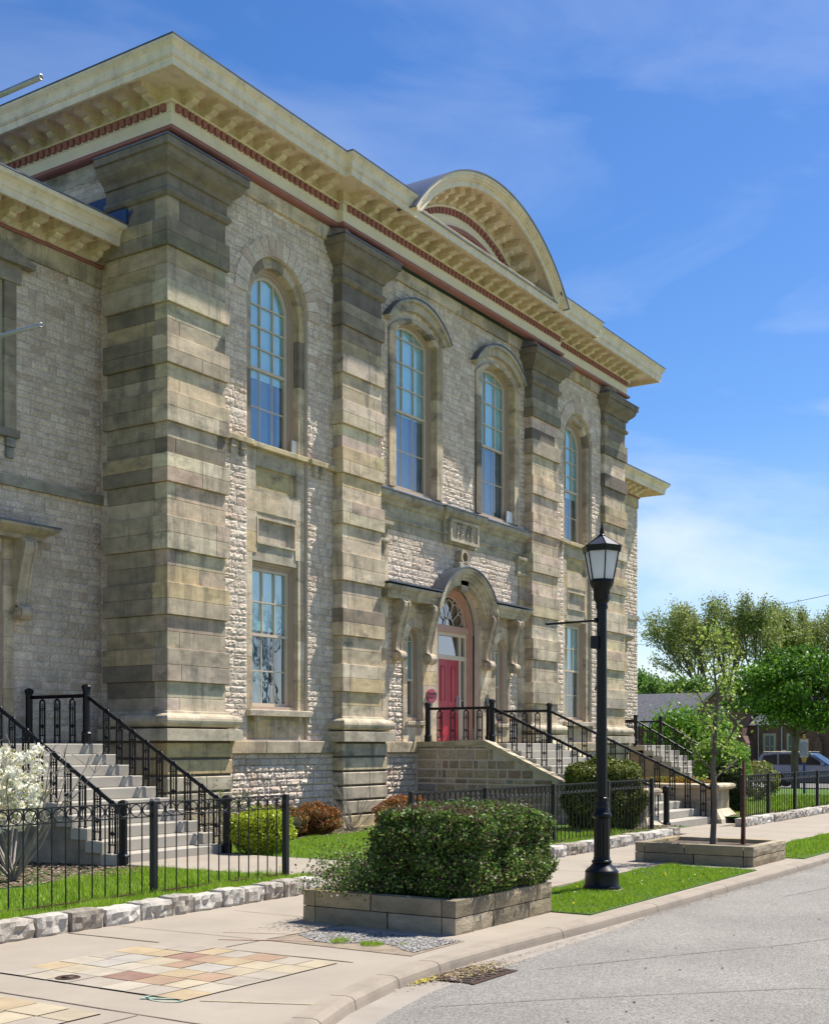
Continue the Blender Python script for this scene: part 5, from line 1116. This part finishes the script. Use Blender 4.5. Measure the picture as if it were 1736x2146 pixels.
bigtree('leafless tree across the street, seen reflected in the lower windows', (58,-15,-.3), 13, 5, 60, SP, ls=.1, depth=4, trunks=3, r=.16, group=None)
# ------------------------------------------------------------------ street lamp
LX_, LY_ = 14.68, 6.65
t = thing('street_lamp', 'tall black cast iron street lamp with a hexagonal glass lantern on the verge', 'street lamp', (LX_, LY_, 0)); n = 24
mb = MB(); mb.lathe([(.30,-.02),(.29,.022),(.0,.024)], LX_, LY_, 9, smooth=False); mb.build('concrete_footing', M['kerb'], t)
mb = MB(); mb.lathe([(.232,.02),(.242,.03),(.242,.05),(.228,.06),(.222,.08),(.212,.23),(.216,.245),(.204,.26),(.19,.275),(.15,.31),(.125,.34),(.115,.355)], LX_, LY_, 32); mb.build('base', M['iron'], t)
mb = MB(); mb.lathe([(.118,.35),(.13,.36),(.132,.375),(.118,.39),(.104,.40),(.112,.415),(.10,.43)], LX_, LY_, n)
fl = []
vs = []; N_ = 48
for z in (.42,.93):
    for k in range(N_): r = .096 if k % 4 in (0,) else .101 if k % 4 in (1,3) else .103; a = 2*PI*k/N_; vs.append((LX_+r*math.cos(a), LY_+r*math.sin(a), z))
mb.add(vs, [(k,(k+1)%N_,N_+(k+1)%N_,N_+k) for k in range(N_)], smooth=False)
mb.lathe([(.10,.92),(.108,.935),(.128,.955),(.13,.975),(.112,.995),(.10,1.01),(.09,1.06),(.084,1.09),(.088,1.10),(.088,1.115),(.082,1.125),(.082,1.17),(.088,1.178),(.086,1.19),(.068,1.20)], LX_, LY_, n); mb.build('lower_column', M['iron'], t)
mb = MB(); mb.lathe([(.068,1.19),(.064,3.70)], LX_, LY_, n); mb.build('shaft', M['iron'], t)
mb = MB(); mb.lathe([(.07,3.62),(.078,3.64),(.078,3.66),(.072,3.68),(.074,3.70),(.10,3.735),(.108,3.76),(.108,3.86),(.118,3.885),(.14,3.92),(.15,3.95),(.158,3.955),(.158,3.985),(.0,3.99)], LX_, LY_, n)
for a in (.4,-2.0): mb.box(LX_+.11*math.cos(a)-.018, LX_+.11*math.cos(a)+.018, LY_+.11*math.sin(a)-.018, LY_+.11*math.sin(a)+.018, 3.735, 3.80)
mb.build('lantern_cup', M['iron'], t)
RT = PI/6+.12
def hexp(r, z, k, rot=RT): return Vector((LX_+r*math.cos(rot+PI*k/3), LY_+r*math.sin(rot+PI*k/3), z))
mb = MB(); mb.add([hexp(.146,3.985,k) for k in range(6)]+[hexp(.222,4.375,k) for k in range(6)], [(k,(k+1)%6,6+(k+1)%6,6+k) for k in range(6)]); gl = mb.build('lantern_glass', M['frost'], t)
mb = MB(); mb.tube((LX_,LY_,4.14),(LX_,LY_,4.37),.055,n=12); mb.build('lamp_bulb', M['white'], gl)
mb = MB()
for k in range(6): mb.tube(hexp(.152,3.975,k), hexp(.230,4.38,k), .009, n=6)
for z, r, h in ((3.972,.162,.03),):
    mb.add([hexp(r,z,k) for k in range(6)]+[hexp(r,z+h,k) for k in range(6)]+[hexp(r-.02,z+h,k) for k in range(6)], [(k,(k+1)%6,6+(k+1)%6,6+k) for k in range(6)]+[(6+k,6+(k+1)%6,12+(k+1)%6,12+k) for k in range(6)])
mb.add([hexp(.252,4.35,k) for k in range(6)]+[hexp(.266,4.43,k) for k in range(6)]+[hexp(.225,4.44,k) for k in range(6)]+[hexp(.225,4.356,k) for k in range(6)], [(q*6+k,q*6+(k+1)%6,((q+1)%4)*6+(k+1)%6,((q+1)%4)*6+k) for q in range(4) for k in range(6)]); mb.build('lantern_frame', M['iron'], t)
mb = MB(); mb.add([hexp(.24,4.436,k) for k in range(6)]+[hexp(.05,4.56,k) for k in range(6)], [(k,(k+1)%6,6+(k+1)%6,6+k) for k in range(6)]+[tuple(range(6,12))]); rf = mb.build('lantern_roof', M['chrome'] if False else mat('lantern_top_paint', (.06,.06,.065), rough=.3, var=.1), t)
mb = MB()
for k in range(6): mb.tube(hexp(.24,4.437,k), hexp(.05,4.56,k), .007, n=5)
mb.lathe([(.055,4.55),(.05,4.57),(.03,4.585),(.022,4.60),(.032,4.61),(.032,4.62),(.018,4.635),(.026,4.645),(.02,4.66),(.012,4.675),(.014,4.69),(.007,4.72),(.001,4.76)], LX_, LY_, 12); mb.build('finial', M['iron'], rf)
mb = MB(); mb.tube((LX_,LY_+.05,3.48),(LX_,LY_+.78,3.47),.014,n=8); mb.lathe([(.0,3.455),(.02,3.462),(.02,3.485),(.0,3.49)], LX_, LY_+.79, 8); mb.box(LX_-.072,LX_+.0,LY_+.04,LY_+.075,3.45,3.51); mb.build('banner_arm', M['iron'], t)
mb = MB(); mb.bbox(LX_-.14, LX_-.05, LY_-.0, LY_+.1, 3.11, 3.27, .01); mb.build('outlet_box', M['iron'], t)
mb = MB(); mb.path([(LX_-.09+.03*math.cos(a), LY_+.045+.03*math.cos(a)*.3, 2.6+.032*math.sin(a)) for a in np.linspace(0,2*PI,13)], .006, 5); mb.tube((LX_-.06,LY_+.03,2.6),(LX_-.03,LY_+.02,2.6),.008,n=5); mb.build('eye_ring', M['iron'], t)
# ------------------------------------------------------------------ number plate, bronze plaque, small things on the building
def text(body, name, m, parent, loc, rot, size, depth=.004, align='CENTER', squash=1):
    c = bpy.data.curves.new(name, 'FONT'); c.body = body; c.size = size; c.extrude = depth; c.align_x = align; c.align_y = 'CENTER'; c.offset = .002 if size > .1 else 0
    tmp = bpy.data.objects.new(name, c); COL.objects.link(tmp); bpy.context.view_layer.update()
    me = bpy.data.meshes.new_from_object(tmp.evaluated_get(bpy.context.evaluated_depsgraph_get())); bpy.data.objects.remove(tmp)
    R = Matrix.Translation(loc) @ Matrix.Rotation(rot[2],4,'Z') @ Matrix.Rotation(rot[0],4,'X') @ Matrix.Diagonal((squash,1,1,1)); me.transform(R); me.materials.clear(); me.materials.append(M[m]); return link(name, me, parent)
x, z = 26.2, 3.12; t = thing('number_plate', 'round raspberry red house number plate reading 3277 left of the red door', 'sign', (x, WY-.1, z))
mb = MB(); k = 28; vs = [(x+.215*math.cos(2*PI*i/k), y_, z+.175*math.sin(2*PI*i/k)) for y_ in (WY-.036, WY-.085) for i in range(k)]; mb.add(vs, [(i,(i+1)%k,k+(i+1)%k,k+i) for i in range(k)]+[tuple(range(k,2*k))]); mb.build('plate', M['plate'], t)
text('3277', 'digits', 'iron', t, (x, WY-.088, z), (PI/2,0,0), .20, .003)
x, z = 29.05, 3.06; t = thing('wall_plaque', 'small round grey metal plaque with a loop on top, right of the red door', 'plaque', (x, WY-.05, z)); mb = MB(); k = 20
vs = [(x+.125*math.cos(2*PI*i/k), y_, z+.14*math.sin(2*PI*i/k)) for y_ in (WY-.036, WY-.07) for i in range(k)]; mb.add(vs, [(i,(i+1)%k,k+(i+1)%k,k+i) for i in range(k)]+[tuple(range(k,2*k))])
mb.path([(x+.04*math.cos(a), WY-.06, z+.16+.035*math.sin(a)) for a in np.linspace(0,2*PI,11)], .012, 5); mb.path([(x+.1*math.cos(a), WY-.075, z+.11*math.sin(a)) for a in np.linspace(0,2*PI,19)], .006, 4); mb.box(x-.06,x+.06,WY-.08,WY-.07,z-.03,z+.04); mb.build('disc', M['bronze'], t)
for q, (x, y_, z) in enumerate(((21.02,WY+.14,8.13),(30.42,WY+.03,8.1))):
    mb = MB(); mb.add([(x-.12,y_,z),(x+.14,y_-.02,z),(x+.14,y_-.02,z+.3),(x-.10,y_,z+.32),(x-.12,y_+.04,z),(x+.14,y_+.03,z),(x+.14,y_+.03,z+.3),(x-.10,y_+.04,z+.32)], [(0,1,2,3),(4,7,6,5),(0,4,5,1),(1,5,6,2),(2,6,7,3),(3,7,4,0)])
    tag(mb.build('white_board', M['white']), ('small white board standing on the sill of the round headed window nearest the corner','small white board on the sill of the arched window nearest the third pilaster')[q], 'board')
# ------------------------------------------------------------------ tubes at the left edge
for z, r, lab in ((12.28,.045,'grey metal tube jutting in at the left edge above the wing cornice'), (8.42,.036,'grey metal tube jutting in at the left edge across the wing wall')):
    t = thing('metal_tube', lab, 'tube', (13.0, 18.3, z), 'grey tubes at the left edge'); mb = MB(); k = 16; ye = 15.35
    vs = [(13.0+rr*math.cos(2*PI*i/k), y_, z+rr*math.sin(2*PI*i/k)) for y_, rr in ((18.44,r),(ye,r),(ye,r*.78),(ye+.5,r*.78)) for i in range(k)]
    mb.add(vs, [(a*k+i,a*k+(i+1)%k,(a+1)*k+(i+1)%k,(a+1)*k+i) for a in range(3) for i in range(k)], smooth=True); tb = mb.build('tube', M['tube'], t)
    if z > 12: mb = MB(); mb.tube((13.0,18.46,11.9),(13.0,18.46,12.7),.05,n=12); mb.build('upright', M['tube'], t)
    else: mb = MB(); mb.lathe([(.0,0),(.001,0)],13,18.4,4) if False else mb.box(12.92,13.08,18.38,18.43,z-.1,z+.1); mb.build('wall_bracket', M['tube'], t)
# ------------------------------------------------------------------ road and pavement ironwork
mb = MB(); mb.lathe([(.10,.0),(.10,.014),(.092,.018),(.085,.014),(.0,.016)], 6.76, 7.67, 20); mb.lathe([(.05,.014),(.05,.022),(.0,.022)], 6.76, 7.67, 12); tag(mb.build('valve_cover', M['cover']), 'small round brown iron cover set in the pavement tiles', 'cover')
t = thing('storm_drain', 'slotted iron storm drain grate in the gutter under leaf litter', 'drain', (9.05,5.3,RZ)); mb = MB(); mb.add([(8.72,5.1,RZ+.006),(9.42,5.1,RZ+.006),(9.42,5.5,RZ+.006),(8.72,5.5,RZ+.006)], [(0,1,2,3)]); mb.build('drain_hole', M['dark'], t)
mb = MB()
for k in range(9): mb.box(8.73+k*.085, 8.775+k*.085, 5.1, 5.5, RZ+.005, RZ+.010)
mb.box(8.70,9.45,5.07,5.11,RZ-.02,RZ+.011); mb.box(8.70,9.45,5.49,5.53,RZ-.02,RZ+.011); mb.build('grate', M['cover'], t)
n = 1100; q = np.c_[RNG.normal(9.2,.28,n), 5.36+np.abs(RNG.normal(0,.10,n))*RNG.choice([-1,1],n,p=[.35,.65]), np.full(n, RZ+.03)]; q = q[(q[:,1] < 5.56)&(q[:,1] > 5.05)]; quads('leaf_litter', 'mulch', q-np.array([0,0,.014]), .019, [((.16,.11,.07),5),((.28,.20,.12),3),((.42,.34,.08),1),((.45,.4,.34),1)], aspect=1.8, flat=True, label='brown leaf litter heaped on the storm drain in the gutter', cat='leaf litter', kind='stuff')
n = 240; q = np.c_[RNG.uniform(6, 30, n), RNG.uniform(-2, 5.0, n), np.full(n, RZ+.006)]; quads('tar_specks', 'mulch', q, .028, [((.03,.03,.03),3),((.10,.08,.06),1)], aspect=1.2, flat=True, label='small black specks of tar and gum scattered on the road', cat='specks', kind='stuff')
n = 2600; gx = RNG.uniform(9.6, 34, n); q = np.c_[gx, 5.47-np.abs(RNG.normal(0,.07,n)), np.full(n, RZ+.008)]; quads('gutter_grit', 'mulch', q, .014, [((.20,.15,.11),3),((.13,.10,.08),2),((.33,.27,.2),1)], flat=True, label='fine brown grit and leaf bits lying along the gutter by the kerb', cat='grit', kind='stuff')
n = 260; q = np.c_[RNG.normal(8.62,.10,n), RNG.normal(5.5,.03,n), np.full(n, RZ+.02)]; quads('seed_litter', 'mulch', q-np.array([0,0,.008]), .018, [((.42,.34,.06),1)], flat=True, label='yellow seed litter against the kerb left of the drain', cat='litter', kind='stuff')
n = 60; q = np.c_[RNG.uniform(12.5,18,n), RNG.uniform(5.8,7.2,n), np.full(n,.06)]; quads('blossom_litter', 'mulch', q, .022, [((.6,.6,.5),2),((.6,.45,.02),1)], label='scattered pale petals on the verge grass', cat='petals', kind='stuff')
mb = MB(); mb.lathe([(.0,0),(.003,.0),(.003,.06),(0,.06)], 12.25, 9.98, 5)
for k in range(9): a = 2*PI*k/9; mb.add([(12.25,9.98,.335),(12.25+.035*math.cos(a),9.98+.035*math.sin(a),.345),(12.25+.035*math.cos(a+.5),9.98+.035*math.sin(a+.5),.345)], [(0,1,2)])
mb.tube((12.25,9.98,.12),(12.25,9.98,.335),.004,n=5); tag(mb.build('dandelion', mat('dandelion_yellow', (.7,.5,.02), rough=.6, var=.1)), 'yellow dandelion flower at the foot of the near fence end post', 'flower')
# ------------------------------------------------------------------ heritage sign
x, y_ = 46.5, 12.9; t = thing('heritage_sign', 'blue post with a pale blue text plaque and gold crest before the round maple', 'sign', (x, y_, 0))
a_ = AZ-PI/2-.25; R_ = Matrix.Translation((x,y_,0)) @ Matrix.Rotation(a_,4,'Z')
def rbox(mb, *a, c=(1,1,1)):
    m0 = MB(); m0.bbox(*a, .012, c); mb.add([R_ @ Vector(v) for v in m0.v], m0.f, c)
mb = MB(); rbox(mb,-.05,.05,-.05,.05,0,1.34); mb.build('post', M['signblue'], t); mb = MB(); rbox(mb,-.09,.09,-.05,.05,1.34,1.45); rbox(mb,-.07,.07,-.055,.055,1.27,1.35)
mb.build('socket', M['gold'], t); mb = MB(); rbox(mb,-.145,.145,-.02,.02,1.45,2.12); pl = mb.build('plaque', M['plaquef'], t); mb = MB()
for s in (-.16,.145): rbox(mb,s,s+.015,-.03,.03,1.44,2.13)
rbox(mb,-.16,.16,-.03,.03,2.12,2.14); rbox(mb,-.05,.05,-.025,.025,2.14,2.24); rbox(mb,-.03,.03,-.025,.025,2.24,2.31); mb.build('crest', M['gold'], pl)
mb = MB(); random.seed(5)
for k in range(15):
    z = 2.02-k*.036; u = -.13; w_ = .26*(1 if k % 6 else .7); u = -w_/2
    while u < w_/2-.02: w2 = random.uniform(.02,.06); rbox(mb,u,min(w_/2,u+w2),-.026,-.019,z-.008,z+.008); u += w2+.012
mb.build('text_lines', M['signblue'], pl)
# ------------------------------------------------------------------ parked car (side-on, nose towards the right)
def car(x, y, z):
    t = thing('parked_suv', 'slate blue sport utility vehicle parked behind the round maple', 'car', (x, y, z)); W2 = .98
    P = lambda l, w, h: (x+w, y-l, z+h)                              # l forward (towards -Y), w half width towards +X
    def loft(prof, wf, name, m, parent):
        mb = MB(); n = len(prof); vs = [P(l, s*wf(h), h) for s in (-1,1) for l, h in prof]; tr = tessellate_polygon([[Vector((l,h,0)) for l, h in prof]])
        mb.add(vs, [tuple(a) for a in tr]+[tuple(n+i for i in a[::-1]) for a in tr]+[(k,(k+1)%n,n+(k+1)%n,n+k) for k in range(n)]); return mb.build(name, M[m], parent)
    archf = lambda c: [(c+.47*math.cos(a), .42+.47*math.sin(a)) for a in np.linspace(0, PI, 9)]
    lower = [(-2.8,.35),(-2.86,.6),(-2.84,1.05),(-2.78,1.16),(.75,1.18),(1.2,1.17),(2.1,1.12),(2.62,1.02),(2.78,.88),(2.82,.6),(2.78,.32)]
    bot = [(2.25,.32)]+[(l,h) for l,h in archf(1.72)]+[(1.15,.30),(-1.0,.30)]+[(l,h) for l,h in archf(-1.62)]+[(-2.2,.33)]
    bd = loft(lower+bot, lambda h: W2-.04*max(0,(h-.9)*2), 'body', 'car', t)
    roofp = [(-2.72,1.16),(-2.55,1.62),(-2.42,1.80),(-2.0,1.87),(-.6,1.88),(.15,1.83),(1.15,1.19)]
    loft(roofp, lambda h: W2-.06-.17*(h-1.16), 'cabin', 'car', t)
    mb = MB(); s = -1
    for p in ([(-2.45,1.22),(-2.32,1.70),(-1.6,1.78),(-1.55,1.22)], [(-1.47,1.22),(-1.5,1.78),(-.62,1.79),(-.55,1.22)], [(-.47,1.22),(-.52,1.79),(.12,1.74),(.62,1.42),(.85,1.22)]):
        for s in (-1,1): mb.add([P(l, s*(W2-.045-.17*(h-1.16)), h) for l, h in p], [tuple(range(len(p)))])
    for k in range(1): mb.add([P(.22,-.72,1.80),P(.22,.72,1.80),P(1.12,.86,1.215),P(1.12,-.86,1.215)], [(0,1,2,3)]); mb.v = [tuple(v) for v in mb.v]
    mb.v[-4:] = [(a, b-.012, c+.016) for a, b, c in mb.v[-4:]]
    mb.build('window', mat('car_glass', (.01,.013,.02), rough=.15, var=0, spec=.2), t)
    loft([(-2.87,.33),(-2.87,.62),(-2.1,.62),(-2.1,.33)], lambda h: W2+.012, 'bumper', 'carlow', bd); loft([(-1.0,.31),(-1.0,.58),(1.18,.58),(1.18,.31)], lambda h: W2+.012, 'side_cladding', 'carlow', bd)
    mb = MB(); mb.box(x-W2+.12, x-W2+.15, y-.2, y+2.3, z+1.9, z+1.93); mb.box(x+W2-.15, x+W2-.12, y-.2, y+2.3, z+1.9, z+1.93); mb.build('roof_rail', M['chrome'], t)
    for c in (1.72,-1.62):
        for s in (-1,1):
            mb = MB(); mb.tube(P(c, s*(W2-.26), .40), P(c, s*(W2-.0), .40), .40, n=24); w = mb.build('wheel', M['tyre'], t); mb = MB(); mb.tube(P(c, s*(W2-.02), .40), P(c, s*(W2+.01), .40), .27, n=16); mb.build('rim', M['chrome'], w)
    mb = MB(); mb.box(x-W2-.16,x-W2+.02,y-.93,y-.78,z+1.2,z+1.36); mb.build('wing_mirror', M['car'], t)
    mb = MB(); mb.box(x-W2+.0-.005,x-W2+.3,y+2.72,y+2.87,z+.85,z+1.15); mb.build('tail_light', M['doorred'], t)
car(67.0, 18.2, -.33)
mb = MB(); mb.tube((72.5,21.3,-.3),(72.5,21.3,1.66),.03,n=6); t = thing('parking_sign', 'small white parking sign with a red ring and blue patch above the parked car roof', 'sign', (72.5,21.3,-.3)); mb.build('post', M['tube'], t)
mb = MB(); mb.box(72.45,72.47,21.17,21.43,1.28,1.64); pp = mb.build('panel', M['white'], t); mb = MB(); mb.path([(72.44,21.3+.07*math.cos(a),1.53+.07*math.sin(a)) for a in np.linspace(0,2*PI,15)], .012, 4); mb.build('red_ring', M['doorred'], pp); mb = MB(); mb.box(72.43,72.45,21.2,21.4,1.30,1.40); mb.build('blue_patch', M['signblue'], pp)
# ------------------------------------------------------------------ church
t = thing('brick_church', 'low dark brick church with grey shingle roof and stone trimmed gable', 'church', (102, 34, -.3)); X0 = 120.; KC = 100/120.; _build = MB.build
def _cb(self, *a, **k):
    self.v = [(x*KC, y*KC, (z-1.85)*KC+1.85) for x, y, z in self.v]; return _build(self, *a, **k)
MB.build = _cb
mb = MB(); mb.box(X0, X0+14, 10, 62, -.4, 4.0); mb.prism([(38.6,-.4),(43.2,-.4),(43.2,5.6),(40.7,7.45),(38.2 if False else 38.6,5.6)], X0-2.2, X0+5, (1,1,1), 'YZ'); wl_ = mb.build('brick_wall', M['brick'], t)
mb = MB(); mb.prism([(X0-.5,3.9),(X0+7,7.6),(X0+14.5,3.9)], 9.5, 62.5, (1,1,1), 'XZ') if False else mb.add([(X0-.5,9.5,3.95),(X0-.5,62.5,3.95),(X0+7,62.5,7.6),(X0+7,9.5,7.6),(X0+14.5,9.5,3.95),(X0+14.5,62.5,3.95)], [(0,1,2,3),(3,2,5,4)])
mb.add([(X0-2.5,38.2,5.35),(X0-2.5,40.7,7.75),(X0+6,40.7,7.75),(X0+6,38.2,5.35),(X0-2.5,43.6,5.35),(X0+6,43.6,5.35)], [(0,1,2,3),(1,4,5,2)]); mb.build('roof', M['slate'], t)
mb = MB()
for a, b in (((38.3,5.4),(40.7,7.75)),((43.4,5.4),(40.7,7.75))): mb.tube((X0-2.35,a[0],a[1]),(X0-2.35,b[0],b[1]),.16,n=4)
mb.box(X0-2.5,X0-2.2,40.5,40.95,7.6,8.1); mb.build('gable_coping', M['trimstone'], wl_)
def cwin(y0, y1, z0, z1, xf, arch_=False):
    mb = MB(); ring(mb, [(0,0)]*0 or [(y0-.25,z0),(y0-.25,z1+.25),(y1+.25,z1+.25),(y1+.25,z0)], [(y0,z0),(y0,z1),(y1,z1),(y1,z0)], 0, 1); mb.v = [(xf-.1+.2*b, a, c) for a, b, c in mb.v]; mb.box(xf-.15,xf+.1,y0-.3,y1+.3,z0-.2,z0)
    w = mb.build('window', M['trimstone'], wl_); mb = MB(); mb.box(xf-.03,xf+.02,y0,y1,z0,z1); mb.build('pane', mat('church_glass', (.06,.07,.08), rough=.15, var=.2), w); mb = MB(); mb.box(xf-.06,xf-.03,(y0+y1)/2-.05,(y0+y1)/2+.05,z0,z1); mb.box(xf-.06,xf-.03,y0,y1,(z0+z1)/2-.05,(z0+z1)/2+.05); mb.build('mullion', M['trimstone'], w)
cwin(40.45, 41.1, 4.4, 5.6, X0-2.2)
mb = MB(); o = arch(40.7, 1.35, .8, 2.2, 1.6); i = arch(40.7, 1.1, .95, 2.2, 1.35); mb.plate(o, [i], X0-2.35, X0-2.15, plane='YZ'); w = mb.build('arched_window', M['trimstone'], wl_)
mb = MB(); mb.prism(i, X0-2.24, X0-2.2, plane='YZ'); mb.build('pane', mat('church_glass_bright', (.30,.36,.42), rough=.2, var=.3, vscale=2), w)
mb = MB()
for u in (-.37,.37): mb.box(X0-2.3,X0-2.22,40.7+u-.06,40.7+u+.06,.95,2.9)
for cy, cz in ((40.7,2.95),(40.1,2.35),(41.3,2.35)): mb.path([(X0-2.27, cy+.3*math.cos(a), cz+.3*math.sin(a)) for a in np.linspace(0,2*PI,13)], .05, 4)
mb.build('tracery', M['trimstone'], w)
for y0 in (36.2,33.9,28.5,22): cwin(y0, y0+.8, .9, 2.9, X0)
for y_ in (37.7,35.4,30,26): 
    mb = MB(); mb.tube((X0-.12,y_,-.3),(X0-.12,y_,3.9),.08,n=6); mb.build('downpipe', M['tube'], wl_)
for y_ in (38.4,31.8,43.3): mb = MB(); mb.prism([(y_-.35,-.4),(y_+.35,-.4),(y_+.35,2.2),(y_,2.9),(y_-.35,2.2)], X0-(.7 if y_ < 38 else 2.7), X0, (1,1,1), 'YZ'); mb.build('buttress', M['brick'], wl_)
MB.build = _build
# ------------------------------------------------------------------ overhead wires
for k, (z0, z1, lab) in enumerate(((12.1,11.6,'upper thin overhead wire crossing behind the young tree'),(10.2,9.2,'lower thin overhead wire crossing behind the young tree'))):
    a, b = Vector(at(1300,100,z0)), Vector(at(1760,78,z1)); mb = MB(); mb.path([a.lerp(b, s)+Vector((0,0,-1.2*4*s*(1-s)*.4)) for s in np.linspace(0,1,13)], .018, 4); tag(mb.build('overhead_wire', M['fence']), lab, 'wire', 'overhead wires')
